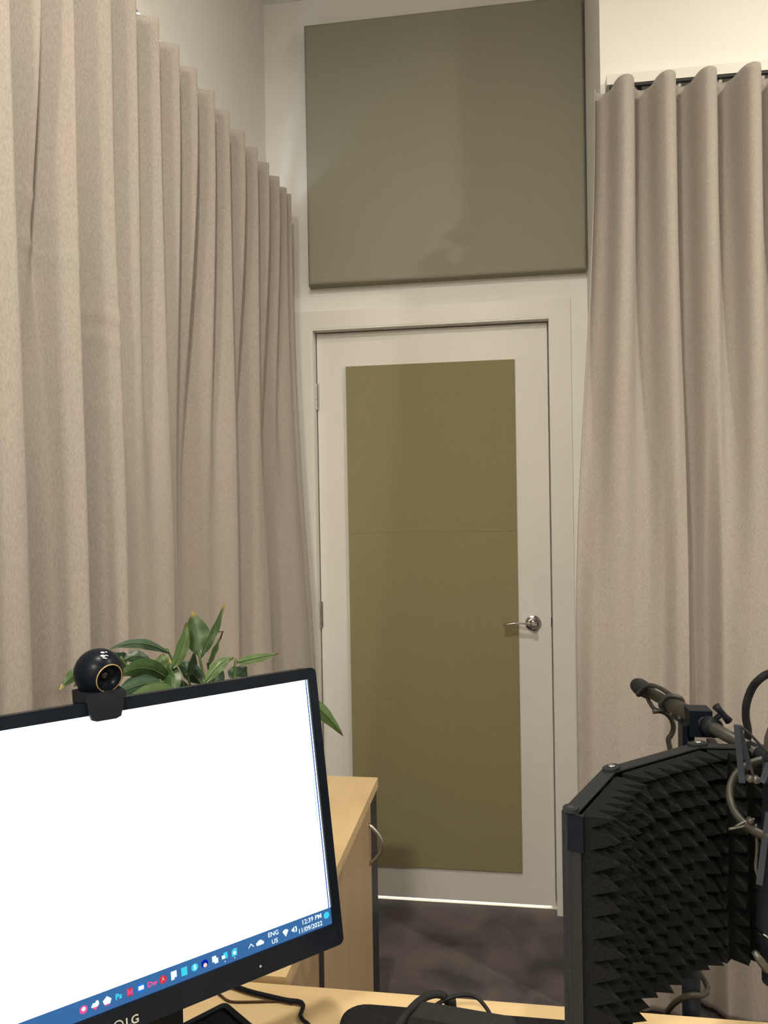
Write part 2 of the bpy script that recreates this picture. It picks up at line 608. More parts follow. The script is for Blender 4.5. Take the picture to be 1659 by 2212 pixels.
# window behind the left curtain
win = thing('window_1', (WL - 0.06, (wy0 + wy1) / 2, wz0), 'white framed window hidden behind the left curtain', 'window')
del win['category']
struct(win)
bm = bmesh.new()
for (a, b2) in (((wy0, wz0), (wy0 + .05, wz1)), ((wy1 - .05, wz0), (wy1, wz1)), ((wy0 + .05, wz0), (wy1 - .05, wz0 + .05)), ((wy0 + .05, wz1 - .05), (wy1 - .05, wz1)), (((wy0 + wy1) / 2 - .02, wz0 + .05), ((wy0 + wy1) / 2 + .02, wz1 - .05))):
    box(bm, (WL - 0.08, a[0], a[1]), (WL - 0.04, b2[0], b2[1]))
obj('window_frame', bm, 'enamel', win)
for (a, b2) in ((wy0 + .05, (wy0 + wy1) / 2 - .02), ((wy0 + wy1) / 2 + .02, wy1 - .05)):
    obj('pane', B((WL - 0.063, a, wz0 + .05), (WL - 0.059, b2, wz1 - .05)), 'glass', win)

# door wall with the opening
JT = 0.014                                               # gap round the leaf
ox0, ox1, oz1 = X0 - 0.004, X0 + DW + 0.004, DH + 0.004
bm = bmesh.new()
box(bm, (WL, WD + .02, 0), (ox0 - .03, WD + .12, CEIL))
box(bm, (ox1 + .03, WD + .02, 0), (RX, WD + .12, CEIL))
box(bm, (ox0 - .03, WD + .02, oz1 + .03), (ox1 + .03, WD + .12, CEIL))
struct(obj('wall_back', bm, 'wall'))
# casing (architrave) flat against the wall: two legs and a head
YC = WD - 0.045                                          # face of casing, proud of the leaf
tr = thing('trim_1', (ox0, WD, 0), 'white painted door casing around the white door', 'trim')
del tr['category']
struct(tr)
CWL, CWR, CH = WL + 0.004, 0.232, 2.122
obj('casing_leg', B((WL + 0.002, YC, 0), (ox0 - .006, WD + .02, CH)), 'enamel', tr, bevel=0.003)
obj('casing_leg', B((ox1 + .006, YC, 0), (CWR, WD + .02, CH)), 'enamel', tr, bevel=0.003)
obj('casing_head', B((ox0 - .006, YC, oz1 + .006), (ox1 + .006, WD + .02, CH)), 'enamel', tr, bevel=0.003)
obj('jamb', B((ox0 - .03, YC + .001, 0), (ox0, WD + .12, oz1)), 'enamel', tr)
obj('jamb', B((ox1, YC + .001, 0), (ox1 + .03, WD + .12, oz1)), 'enamel', tr)
obj('jamb_head', B((ox0 - .03, YC + .001, oz1), (ox1 + .03, WD + .12, oz1 + .03)), 'enamel', tr)
bm = bmesh.new()
box(bm, (ox0, WD + .038, 0.0), (ox0 + .016, WD + .060, oz1))
box(bm, (ox1 - .016, WD + .038, 0.0), (ox1, WD + .060, oz1))
box(bm, (ox0 + .016, WD + .038, oz1 - .016), (ox1 - .016, WD + .060, oz1))
obj('door_stop', bm, 'enamel', tr)
bm = bmesh.new()
box(bm, (CWR, WD - 0.033, 0), (RX, WD + .02, CEIL))
box(bm, (WL, WD - 0.033, CH), (CWR, WD + .02, CEIL))
struct(obj('wall_back_lining', bm, 'wall'))
# nearer right wall with the return of the recess
bm = bmesh.new()
box(bm, (RX, WN, 0), (XR + CT, WD + 0.12, CEIL))
struct(obj('wall_right_front', bm, 'wall'))
struct(obj('wall_right', B((XR, YN, 0), (XR + CT, WN, CEIL)), 'wall'))
struct(obj('wall_near', B((WL - CT, YN - CT, 0), (XR + CT, YN, CEIL)), 'wall'))
# corridor shell beyond the door
bm = bmesh.new()
box(bm, (-1.6, 4.25, 0), (1.3, 4.3, 2.5))
box(bm, (-1.65, WD + .12, 0), (-1.6, 4.3, 2.5))
box(bm, (1.3, WD + .12, 0), (1.35, 4.3, 2.5))
box(bm, (-1.65, WD + .12, 2.5), (1.35, 4.3, 2.55))
struct(obj('wall_corridor', bm, 'wall'))

# ------------------------------------------------------------------ the door leaf
door = thing('door_1', (X0 + DW / 2, WD, DB), 'white flush door with three olive felt tiles and a chrome lever', 'door')
del door['category']
struct(door)
obj('door_leaf', B((X0, WD, DB), (X0 + DW, WD + 0.036, DH)), 'enamel', door, bevel=0.0015)
TX, TZ, TS = X0 + 0.1075, 0.1265, 0.60
for k in range(3):
    g = 0.0002
    obj('acoustic_tile', B((TX, WD - 0.011, TZ + k * TS + g), (TX + TS, WD, TZ + (k + 1) * TS - g)), 'tile', door, bevel=0.0008)
# lever handle
hc = V((0.0935, WD, 1.004))
hd = obj('door_handle', bmesh.new(), 'chrome', door)
bm = bmesh.new()
lathe(bm, hc, (0, -1, 0), [(0, 0), (0.0285, 0), (0.0285, 0.004), (0.0265, 0.008), (0.021, 0.0095), (0.0195, 0.011), (0.0145, 0.0115), (0.012, 0.016), (0.0105, 0.03), (0.0105, 0.046), (0.0115, 0.053), (0.009, 0.0575), (0, 0.058)], 36)
obj('rose', bm, 'chrome', hd, True)
auto(COL.objects[-1], 35)
bm = bmesh.new()
L = [hc + V(o) for o in ((0.0, -0.050, 0.002), (-0.014, -0.052, 0.0035), (-0.035, -0.054, 0.0065), (-0.060, -0.054, 0.008), (-0.082, -0.053, 0.0055), (-0.101, -0.051, 0.0))]
P = smooth_path(L, 5)
nP = len(P)
tube(bm, P, [0.0085 + 0.0035 * smoothstep(0.2, 1.0, i / (nP - 1)) for i in range(nP)], 12, True, 0.36)
obj('lever', bm, 'chrome', hd, True)
for hz in (1.822, 1.03, 0.24):
    bm = bmesh.new()
    for k in range(5):
        lathe(bm, (X0 - 0.003, WD - 0.006, hz - 0.048 + k * 0.0193), (0, 0, 1), [(0, 0.0004), (0.0058, 0.0004), (0.0058, 0.0186), (0, 0.0186)], 14)
    box(bm, (X0 + 0.001, WD - 0.0015, hz - 0.048), (X0 + 0.006, WD + 0.0005, hz + 0.048))
    obj('hinge', bm, 'steel', door)
obj('latch_plate', B((X0 + DW - 0.0005, WD - 0.0005, 0.990), (X0 + DW + 0.0035, WD + 0.012, 1.022)), 'dark', door)

# ------------------------------------------------------------------ acoustic panel above the door
px0, px1, pz0, pz1 = -0.673, 0.284, 2.205, 3.120
bm = bmesh.new()
box(bm, (px0, WD - 0.083, pz0), (px1, WD - 0.0335, pz1))
bmesh.ops.bevel(bm, geom=[e for e in bm.edges if abs(e.verts[0].co.y - (WD - 0.083)) < 1e-5 and abs(e.verts[1].co.y - (WD - 0.083)) < 1e-5], offset=0.014, segments=4, profile=0.6, affect='EDGES')
o = auto(obj('acoustic_panel', bm, 'panel'), 50)
tag(o, 'large olive grey fabric acoustic panel on the wall above the door', 'acoustic panel')


# ------------------------------------------------------------------ curtains
def curtain_mesh(name, f, s0, s1, ns, zt, zb, nz, hem=0.03):
    bm = bmesh.new()
    rows = []
    for j in range(nz + 1):
        z = zt + (zb - zt) * j / nz
        rows.append([bm.verts.new(f(s0 + (s1 - s0) * i / ns, z)) for i in range(ns + 1)])
    for j in range(nz):
        for i in range(ns):
            bm.faces.new((rows[j][i], rows[j][i + 1], rows[j + 1][i + 1], rows[j + 1][i]))
    o = obj(name, bm, 'curtain', None, True)
    md = o.modifiers.new('thickness', 'SOLIDIFY')
    md.thickness = 0.0022
    md.offset = 0
    return o


# left curtain: fold fronts along Y, measured at the top
LZ = 2.49
peaksL = [1.005 - 0.107 * k for k in range(8, 0, -1)] + [1.005, 1.112, 1.20, 1.29, 1.42, 1.52, 1.622, 1.722, 1.822, 1.93, 2.03, 2.15, 2.255, 2.36, 2.465, 2.56, 2.61, 2.665]
botL = [(0.14, 0.2), (0.256, 1), (0.31, 0.0), (0.363, .8), (0.47, .9), (0.52, .1), (0.577, .95), (0.684, .9), (0.735, .1), (0.79, .9), (0.85, .2), (0.90, .9), (0.95, 0.15), (1.005, .9), (1.06, .85), (1.112, 1), (1.155, .12), (1.205, 0), (1.245, .55), (1.287, 1), (1.318, .15), (1.35, -.1), (1.38, 0), (1.41, .6), (1.435, .97), (1.52, .85), (1.625, 1), (1.69, .72), (1.72, .6), (1.78, .12), (1.85, .12), (1.93, .55), (2.03, 1), (2.10, .25), (2.16, .3), (2.24, .8), (2.28, .85), (2.37, .2), (2.43, .25), (2.54, .9), (2.60, 1), (2.665, .8)]


def phase(peaks, s):
    for k, (a, b2) in enumerate(zip(peaks, peaks[1:])):
        if s <= b2:
            return 2 * PI * (k + (s - a) / (b2 - a))
    return 2 * PI * (len(peaks) - 1)


def f_left(s, z):
    th = phase(peaksL, s)
    t = 1 - smoothstep(1.30, 2.40, z)
    sq = smoothstep(2.45, 2.56, s)
    A = 0.046 * (1 - 0.55 * sq)
    xt = -0.772 + (s - 1.6) * 0.028 + A * math.cos(th) + 0.02 * sq
    yt = -0.004 * (1 - sq) * math.sin(2 * th) * (1 - t)
    flare = 0.072 * smoothstep(1.95, 2.62, s) * (1 - smoothstep(0.5, 2.3, z)) + 0.012 * t * smoothstep(1.3, 1.9, s)
    amp = 0.088
    xb = -0.816 + amp * cosint(botL, s + 0.005 * math.sin(z * 2.3 + s * 3)) + 0.003 * math.cos(th) + 0.006 * noise.noise(V((s * 4, z * 1.5, 3)))
    x = xt * (1 - t) + xb * t + flare
    # slanting creases pulled across some folds
    cr = 0.0
    for (cy, cz, sl, hw, d) in ((1.23, 1.94, -0.15, .07, .003), (1.23, 1.87, -0.15, .07, .0035), (1.40, 1.80, -0.25, .06, .005), (1.40, 1.755, -0.20, .06, .0035), (1.40, 1.62, .2, .05, .002), (2.24, 0.98, -0.1, .1, .002)):
        ds = s - cy
        if abs(ds) < hw:
            dz = (z - cz - sl * ds) / 0.011
            if abs(dz) < 4:
                cr += d * math.exp(-dz * dz) * (1 - (ds / hw) ** 2)
    x = x + cr
    e = smoothstep(2.645, 2.70, s)
    return V((x * (1 - e) - 0.829 * e, s + yt - 0.012 * e, z))


o = curtain_mesh('curtain', f_left, 0.2, 2.70, 640, LZ, 0.02, 200)
tag(o, 'long beige linen curtain on the left wall behind the monitor', 'curtain')

# right curtain: fold fronts along X
RZ = 2.575
peaksR = [0.238, 0.342, 0.452, 0.556, 0.668, 0.778] + [0.888 + 0.11 * k for k in range(14)]
botR = [(0.268, 0.75), (0.30, 0.95), (0.345, 0.98), (0.385, 0.72), (0.40, 0.62), (0.43, 0.70), (0.462, 0.98), (0.484, 1.0), (0.497, -0.1), (0.515, 0.0), (0.545, 0.25), (0.58, 0.80), (0.64, 1.0), (0.69, 0.9), (0.715, .65), (0.75, 0.2), (0.80, 0.5), (0.86, 1.0), (0.93, 0.9), (1.0, 0.1), (1.08, 0.9), (1.2, 0.95), (1.28, .1), (1.38, .9), (1.5, .9), (1.58, 0.1), (1.7, .9), (1.8, .95), (1.9, .1), (2.0, .9), (2.15, .9), (2.3, .3)]


def f_right(s, z):
    th = phase(peaksR, s)
    t = 1 - smoothstep(0.9, 2.50, z)
    yt = 2.250 - 0.048 * math.cos(th)
    xt = 0.005 * math.sin(2 * th) * (1 - t)
    yb = 2.290 - 0.085 * cosint(botR, s + 0.004 * math.sin(z * 3)) + 0.004 * noise.noise(V((s * 5, z * 1.7, 9)))
    d = smoothstep(0.0, 1.0, (2.575 - z) / 1.6)
    xs = -0.078 * d * max(0.0, 1 - (s - 0.268) / 0.20) ** 1.3
    return V((s + xt + xs, yt * (1 - t) + yb * t, z))


o = curtain_mesh('curtain', f_right, 0.268, 2.30, 620, RZ, 0.02, 150)
tag(o, 'beige linen curtain on the right wall behind the black foam shield', 'curtain')

# tracks with gliders
t = thing('curtain_track', (WL, 1.4, LZ), 'white curtain track along the left wall above the left curtain', 'curtain track')
bm = bmesh.new()
box(bm, (-0.795, 0.15, LZ + 0.004), (-0.760, 2.70, LZ + 0.026))
box(bm, (WL, 0.9, LZ + 0.010), (-0.795, 0.93, LZ + 0.024))
box(bm, (WL, 2.2, LZ + 0.010), (-0.795, 2.23, LZ + 0.024))
obj('rail', bm, 'enamel', t, bevel=0.002)
for k, (a, b2) in enumerate(zip(peaksL[7:], peaksL[8:])):
    y = (a + b2) / 2
    obj('glider', B((-0.785, y - .006, LZ - 0.016), (-0.770, y + .006, LZ + 0.004)), 'whiteplastic', t)
t = thing('curtain_track', (1.3, WN, RZ + 0.02), 'white curtain track on the right wall above the right curtain', 'curtain track')
bm = bmesh.new()
box(bm, (0.302, 2.285, RZ + 0.018), (2.35, WN, RZ + 0.046))
obj('rail', bm, 'enamel', t, bevel=0.002)
obj('slot', B((0.310, 2.287, RZ + 0.011), (2.34, 2.300, RZ + 0.018)), 'dark', t)
for k, (a, b2) in enumerate(zip(peaksR[1:12], peaksR[2:13])):
    x = (a + b2) / 2 - 0.004
    bm = bmesh.new()
    lathe(bm, (x, 2.303, RZ - 0.009), (0, 0, 1), [(0, 0.010), (0.005, 0.011), (0.006, 0.014), (0.006, 0.026), (0, 0.027)], 14)
    obj('glider', bm, 'plastic' if k == 0 else 'whiteplastic', t, True)
tab = bmesh.new()
tube(tab, [(0.372, WN - 0.010, RZ + 0.046), (0.374, WN - 0.010, RZ + 0.058), (0.402, WN - 0.010, RZ + 0.058), (0.404, WN - 0.010, RZ + 0.046)], 0.0018, 6)
obj('bracket_clip', tab, 'steel', t)

# ------------------------------------------------------------------ desk
DZ, DY = 0.72, 1.117
t = thing('desk', (0.4, 0.75, 0), 'pale beech laminate desk under the monitor and black foam shield', 'desk')
obj('desktop', B((-0.60, 0.30, DZ - 0.025), (1.35, DY, DZ)), 'woodX', t, bevel=0.002)
for (x, y) in ((-0.56, 0.36), (1.30, 0.36), (-0.10, 1.02), (1.30, 1.02)):
    obj('leg', B((x - .02, y - .02, 0), (x + .02, y + .02, DZ - .025)), 'navy', t)
obj('modesty_panel', B((-0.07, 1.01, 0.35), (1.27, 1.025, DZ - .025)), 'navy', t)

# desk mat with a rounded corner, far edge parallel to the desk edge
bm = bmesh.new()
poly = []
mx0, mx1, my0, my1, mr = -0.232, 0.66, 0.70, 1.082, 0.034
for (cx, cy, a0) in ((mx1 - mr, my1 - mr, 0), (mx0 + mr, my1 - mr, 90), (mx0 + mr, my0 + mr, 180), (mx1 - mr, my0 + mr, 270)):
    for k in range(7):
        a = math.radians(a0 + 15 * k)
        poly.append((cx + mr * math.cos(a), cy + mr * math.sin(a), DZ))
prism(bm, poly, (0, 0, 0.004))
tag(obj('desk_mat', bm, 'mat'), 'thin black desk mat with rounded corners lying on the desk', 'desk mat')

# ------------------------------------------------------------------ cabinet against the left curtain
CZ, CX0, CX1, CY0, CY1 = 0.727, -0.655, -0.335, 1.130, 1.982
t = thing('storage_cabinet', ((CX0 + CX1) / 2, (CY0 + CY1) / 2, 0), 'pale beech cabinet with bow handles standing between desk and door', 'cabinet')
obj('top', B((CX0, CY0 - 0.006, CZ - 0.025), (CX1 + 0.003, CY1, CZ)), 'woodY', t, bevel=0.0015)
bm = bmesh.new()
box(bm, (CX0 + 0.005, CY0, 0), (CX1 - 0.020, CY1 - 0.004, CZ - 0.025))
obj('carcass', bm, 'navy', t)
obj('end_post', B((CX1 - 0.020, 1.885, 0), (CX1 - 0.001, CY1 - 0.004, CZ - 0.025)), 'navy', t)
obj('gap_strip', B((CX1 - 0.020, 1.339, 0), (CX1 - 0.0005, 1.378, CZ - 0.025)), 'navy', t)  # flush black strip put into the door gap so it reads dark
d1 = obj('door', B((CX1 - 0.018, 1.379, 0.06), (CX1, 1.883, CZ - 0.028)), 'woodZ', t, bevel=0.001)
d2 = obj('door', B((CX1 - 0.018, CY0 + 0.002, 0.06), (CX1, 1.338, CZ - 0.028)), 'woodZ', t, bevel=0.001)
for (dd, hy) in ((d1, 1.858), (d2, 1.165)):
    bm = bmesh.new()
    P = [(CX1 - 0.003 + 0.034 * math.sin(PI * k / 14) ** 0.8, hy, 0.657 - 0.098 * k / 14) for k in range(15)]
    tube(bm, P, 0.0048, 10)
    obj('handle', bm, 'steel', dd, True)

# ------------------------------------------------------------------ monitor
mT = V((-0.24479656, 0.94283571, 1.21320122))            # top right corner of the lit screen
yaw, tilt, SW, SH = 0.78244228, 0.1697673, 0.510, 0.287
ML = V((-math.cos(yaw), -math.sin(yaw), 0))              # towards the screen's left
MN0 = V((math.sin(yaw), -math.cos(yaw), 0))
MU = V((0, 0, math.cos(tilt))) - MN0 * math.sin(tilt)
MR = -ML
MN = MR.cross(MU)                                        # out of the screen


def mp(a, b2, c=0.0):
    """a from the screen's left edge, b up from its bottom, c out of the glass"""
    return mT + ML * (SW - a) - MU * (SH - b2) + MN * c


mc = mp(SW / 2, 0)
mon = thing('monitor', (mc.x, mc.y, DZ), 'black computer monitor with a glowing white screen on the desk', 'monitor')
BS, BT, BB = 0.0115, 0.0135, 0.0250                      # bezel widths: side, top, bottom
bm = bmesh.new()
ext = []


def rrect(x0, y0, x1, y1, r, n=4):
    pts = []
    for (cx, cy, a0) in ((x1 - r, y1 - r, 0), (x0 + r, y1 - r, 90), (x0 + r, y0 + r, 180), (x1 - r, y0 + r, 270)):
        for k in range(n + 1):
            a = math.radians(a0 + 90 * k / n)
            pts.append((cx + r * math.cos(a), cy + r * math.sin(a)))
    return pts


outer = rrect(-BS, -BB, SW + BS, SH + BT, 0.007)
inner = rrect(0, 0, SW, SH, 0.0004)
f0 = [bm.verts.new(mp(x, y, 0.004)) for (x, y) in outer]
f1 = [bm.verts.new(mp(x, y, 0.004)) for (x, y) in inner]
f2 = [bm.verts.new(mp(x, y, -0.0008)) for (x, y) in inner]
bk = [bm.verts.new(mp(x, y, -0.022)) for (x, y) in outer]
n = len(outer)
for i in range(n):
    j = (i + 1) % n
    bm.faces.new((f0[i], f0[j], f1[j], f1[i]))
    bm.faces.new((f1[i], f1[j], f2[j], f2[i]))
    bm.faces.new((f0[j], f0[i], bk[i], bk[j]))
bm.faces.new(bk)
obj('bezel', bm, 'gloss', mon)
bm = bmesh.new()
prism(bm, [mp(x, y, -0.022) for (x, y) in rrect(0.05, 0.03, SW - .05, SH - .04, 0.02)], MN * -0.022)
obj('back_shell', bm, 'plastic', mon, bevel=0.006)
scr = bmesh.new()
scr.faces.new([scr.verts.new(mp(x, y, 0)) for (x, y) in ((0, 0), (SW, 0), (SW, SH), (0, SH))])
scr = obj('screen', scr, 'screen', mon)


def quad(x0, y0, x1, y1, mat, name, c=0.0004, parent=None):
    b_ = bmesh.new()
    b_.faces.new([b_.verts.new(mp(x, y, c)) for (x, y) in ((x0, y0), (x1, y0), (x1, y1), (x0, y1))])
    return obj(name, b_, mat, parent or scr)


def poly(pts, mat, name, c=0.0009):
    b_ = bmesh.new()
    b_.faces.new([b_.verts.new(mp(x, y, c)) for (x, y) in pts])
    return obj(name, b_, mat, scr)


def circ(x, y, r, mat, name, c=0.0009, rx=1.0):
    return poly([(x + r * rx * math.cos(2 * PI * k / 20), y + r * math.sin(2 * PI * k / 20)) for k in range(20)], mat, name, c)


def word(s, x, y, size, mat, name='lettering', align='CENTER', c=0.0013, bold=0.0, parent=None):
    return obj(name, text_bm(s, mp(x, y, c), MR, MU, size, align, 0, bold), mat, parent or scr)


TB = 0.0185                                              # taskbar height
quad(0, 0, SW, TB, 'bar', 'taskbar')
quad(SW - 0.0030, TB, SW - 0.0014, SH, 'e_edge', 'window_edge_line')
quad(SW - 0.0065, 0.118, SW - 0.0045, 0.168, 'e_mint', 'scroll_bar')
my = TB / 2
xr = SW
circ(xr - 0.0068, my + 0.0022, 0.0038, 'e_cyan', 'notification_icon')
word('12:39 PM', xr - 0.0135, my + 0.0040, 0.0072, 'e_white', 'clock_lettering', 'RIGHT', bold=0.00012)
word('11/09/2022', xr - 0.0135, my - 0.0042, 0.0072, 'e_white', 'date_lettering', 'RIGHT', bold=0.00012)
# speaker icon
x = xr - 0.0505
poly([(x - .0035, my - .0014), (x - .002, my - .0014), (x, my - .0035), (x, my + .0035), (x - .002, my + .0014), (x - .0035, my + .0014)], 'e_white', 'speaker_icon')
poly([(x + .0008, my - .0026), (x + .0026, my - .0034), (x + .0036, my), (x + .0026, my + .0034), (x + .0008, my + .0026), (x + .0018, my)], 'e_white', 'speaker_wave_icon')
# wireless icon: a fan
x = xr - 0.0620
poly([(x, my - .0042)] + [(x + .0058 * math.sin(a), my - .0042 + .0080 * math.cos(a)) for a in [math.radians(-42 + 12 * k) for k in range(8)]][::-1], 'e_white', 'wireless_icon')
word('ENG', xr - 0.0775, my + 0.0040, 0.0068, 'e_white', 'language_lettering', bold=0.00012)
word('US', xr - 0.0765, my - 0.0042, 0.0068, 'e_white', 'language_lettering', bold=0.00012)
x = xr - 0.0945
poly([(x - .0042, my - .0026), (x + .0042, my - .0026), (x + .0052, my - .0004), (x + .003, my + .0014), (x + .001, my + .0030), (x - .0022, my + .0022), (x - .0050, my)], 'e_white', 'cloud_icon')
x = xr - 0.1055
poly([(x - .0032, my - .0024), (x, my + .0010), (x + .0032, my - .0024), (x + .0032, my - .0010), (x, my + .0026), (x - .0032, my - .0010)], 'e_white', 'arrow_icon')


def along(pxx):
    """screen x of a taskbar icon seen at that picture column"""
    lo, hi = 0.0, SW
    for _ in range(40):
        m_ = (lo + hi) / 2
        v = mp(m_, my) - CAM
        if 829.5 + F * v.dot(RT) / v.dot(FW) < pxx:
            lo = m_
        else:
            hi = m_
    return lo


I = lambda k: along(k)


def kpoly(pts, mat, name, c=0.0009):
    return poly([(x + (a - x) * KS, my + (b_ - my) * KS) for (a, b_) in pts], mat, name, c)


def kcirc(a, b_, r, mat, name, c=0.0009):
    return circ(x + (a - x) * KS, my + (b_ - my) * KS, r * KS, mat, name, c)


def kquad(x0, y0, x1, y1, mat, name, c=0.0009):
    return kpoly([(x0, y0), (x1, y0), (x1, y1), (x0, y1)], mat, name, c)


def kword(t_, a, b_, size, mat, name, bold=0.0):
    return word(t_, a, b_, size * 0.78, mat, name, bold=bold)


KS = 0.70
x = I(505.5)
kpoly([(x - .0045, my - .0055), (x + .003, my - .0055), (x + .0045, my - .004), (x + .0045, my + .0055), (x - .0015, my + .0055), (x - .0045, my + .0025)], 'e_cyan', 'app_icon')
kcirc(x, my - .0005, .0024, 'e_white', 'app_icon_dot', 0.0013)
kcirc(x, my - .0080, .0009, 'e_white', 'running_dot')
x = I(484.5)
kquad(x - .0015, my - .0040, x + .0050, my + .0050, 'e_cyan', 'app_icon', 0.0009)
kquad(x - .0050, my - .0035, x + .0002, my + .0018, 'e_white', 'app_icon_page', 0.0013)
kcirc(x, my - .0080, .0009, 'e_white', 'running_dot')
x = I(464)
kquad(x - .0048, my - .0030, x + .0020, my + .0055, 'e_white', 'app_icon', 0.0009)
kquad(x - .0015, my - .0055, x + .0048, my + .0020, 'e_white', 'app_icon_page', 0.0013)
x = I(441.5)
kcirc(x, my, .0058, 'e_deep', 'app_icon')
kcirc(x + .0004, my - .0022, .0030, 'e_cream', 'app_icon_dot', 0.0013)
x = I(420)
kcirc(x, my, .0054, 'e_cyan', 'app_icon')
kword('S', x, my, 0.0078, 'e_white', 'icon_lettering', bold=0.0002)
x = I(397.5)
kquad(x - .0046, my - .0060, x + .0046, my + .0060, 'e_cyan', 'app_icon', 0.0009)
x = I(375)
kpoly([(x - .0044, my - .006), (x + .0018, my - .006), (x + .0044, my - .0030), (x + .0044, my + .006), (x - .0044, my + .006)], 'e_white', 'app_icon')
kquad(x + .0004, my - .0058, x + .0042, my - .0030, 'e_blue', 'app_icon_fold', 0.0013)
x = I(351.5)
kcirc(x, my, .0058, 'e_red', 'app_icon')
kpoly([(x - .0036, my - .0036), (x, my + .0005), (x + .0036, my - .0030), (x + .0008, my + .0002), (x, my + .0042), (x - .0008, my + .0002)], 'e_white', 'app_icon_mark', 0.0013)
x = I(328)
kword('Dw', x, my, 0.0088, 'e_pink', 'icon_lettering', bold=0.0003)
x = I(304)
kcirc(x, my, .0062, 'e_blue', 'app_icon')
kquad(x - .0040, my - .0026, x + .0040, my + .0030, 'e_white', 'app_icon_mark', 0.0013)
x = I(280)
kquad(x - .0042, my - .0052, x + .0042, my + .0052, 'e_red', 'app_icon', 0.0009)
kword('Id', x, my, 0.0088, 'e_pink', 'icon_lettering', bold=0.0003)
x = I(255.5)
kword('Ps', x, my, 0.0092, 'e_cyan', 'icon_lettering', bold=0.0003)
x = I(231)
kpoly([(x - .0040, my - .0045), (x + .0040, my - .0045), (x + .0062, my + .001), (x, my + .0062), (x - .0062, my + .001)], 'e_white', 'app_icon')
kquad(x - .0034, my - .0062, x + .0034, my - .0044, 'e_pink', 'app_icon_base', 0.0009)
x = I(205)
kpoly([(x, my - .0060), (x + .0056, my), (x + .0050, my + .0048), (x + .0018, my + .0056), (x, my + .0030), (x - .0030, my + .0036), (x - .0056, my - .001)], 'e_white', 'app_icon')
kpoly([(x, my - .0062), (x + .0040, my - .0022), (x - .0044, my - .0022)], 'e_pink', 'app_icon_base', 0.0013)
x = I(180)
kcirc(x, my, .0055, 'e_pink', 'app_icon')
kcirc(x, my + .001, .0028, 'e_white', 'app_icon_dot', 0.0013)
# maker's mark on the lower bezel: ring emblem and letters
lg = along(268)
lx = SW * 0.5 + 0.012
bm = bmesh.new()
torus(bm, mp(lx - 0.012, -BB * 0.66, 0.0042), MN, 0.0048, 0.0006, 24, 6, 0.3)
box_c = mp(lx - 0.0128, -BB * 0.66, 0.0042)
obox(bm, mp(lx - 0.0125, -BB * 0.66 - 0.0004, 0.0042), MR, MU, MN, 0.0007, 0.0042, 0.0003)
obox(bm, mp(lx - 0.0112, -BB * 0.66 - 0.0024, 0.0042), MR, MU, MN, 0.0026, 0.0007, 0.0003)
obj('emblem', bm, 'print', mon)
obj('maker_lettering', text_bm('LG', mp(lx + 0.002, -BB * 0.66, 0.0043), MR, MU, 0.0112, 'CENTER', 0, 0.0002), 'print', mon)
# faint control marks on the bezel
bm = bmesh.new()
disc(bm, mp(SW - 0.098, -BB * 0.55, 0.0043), MR, MU, 0.0013, 12)
obj('power_button', bm, 'print', mon)
bm = bmesh.new()
for (a, b2) in ((0.004, 0.0005), (0.0128, 0.0005)):
    obox(bm, mp(SW - a + 0.004, -0.0095, 0.0042), MR, MU, MN, 0.0004, 0.0115, 0.0002)
for (a, b2) in ((0, -0.0038), (0, -0.0152)):
    obox(bm, mp(SW - 0.0044, b2, 0.0042), MR, MU, MN, 0.0088, 0.0004, 0.0002)
for k in range(3):
    obox(bm, mp(SW - 0.0044, -0.0070 - 0.0025 * k, 0.0042), MR, MU, MN, 0.0055, 0.0006, 0.0002)
o = obj('bezel_sticker', bm, 'metalblk', mon)
# neck and base
back = -V((MN0.x, MN0.y, 0)).normalized()                # horizontal direction behind the screen
cb = mc + back * 0.052
bm = bmesh.new()
obox(bm, V((cb.x, cb.y, 0.855)) + back * 0.006, MR, back, V((0, 0, 1)), 0.172, 0.030, 0.250)
obj('neck', bm, 'gloss', mon, bevel=0.006)
bm = bmesh.new()
prism(bm, [V((cb.x, cb.y, DZ)) + MR * a + back * b2 for (a, b2) in rrect(-0.115, -0.105, 0.085, 0.055, 0.03)], (0, 0, 0.014))
obj('base', bm, 'gloss', mon, bevel=0.004)

# ------------------------------------------------------------------ black device behind the monitor (its far corner shows)
kz = 0.772
K = atZ(487, 2163, kz)
K2 = atZ(545, 2212, kz)
ff = (K2 - K)
ff.z = 0
ff.normalize()
fr = V((ff.y, -ff.x, 0))
if fr.dot(MR) > 0:
    fr = -fr
dev = thing('desktop_device', (K.x, K.y, DZ), 'black box with recessed dark top behind the monitor foot', 'device')
dc = K + ff * 0.058 + fr * 0.052
pts = [dc + ff * a + fr * b2 for (a, b2) in rrect(-0.058, -0.052, 0.058, 0.052, 0.008)]
ins = [dc + ff * a + fr * b2 for (a, b2) in rrect(-0.050, -0.044, 0.050, 0.044, 0.004)]
bm = bmesh.new()
n = len(pts)
a0 = [bm.verts.new((p.x, p.y, DZ)) for p in pts]
a1 = [bm.verts.new((p.x, p.y, kz)) for p in pts]
a2 = [bm.verts.new((p.x, p.y, kz)) for p in ins]
a3 = [bm.verts.new((p.x, p.y, kz - 0.004)) for p in ins]
for i in range(n):
    j = (i + 1) % n
    bm.faces.new((a0[i], a0[j], a1[j], a1[i]))
    bm.faces.new((a1[i], a1[j], a2[j], a2[i]))
    bm.faces.new((a2[i], a2[j], a3[j], a3[i]))
bm.faces.new(a3)
bm.faces.new(a0[::-1])
obj('housing', bm, 'plastic', dev)
bm = bmesh.new()
prism(bm, [V((p.x, p.y, kz - 0.0038)) for p in [dc + ff * a + fr * b2 for (a, b2) in rrect(-0.047, -0.041, 0.047, 0.041, 0.003)]], (0, 0, 0.0012))
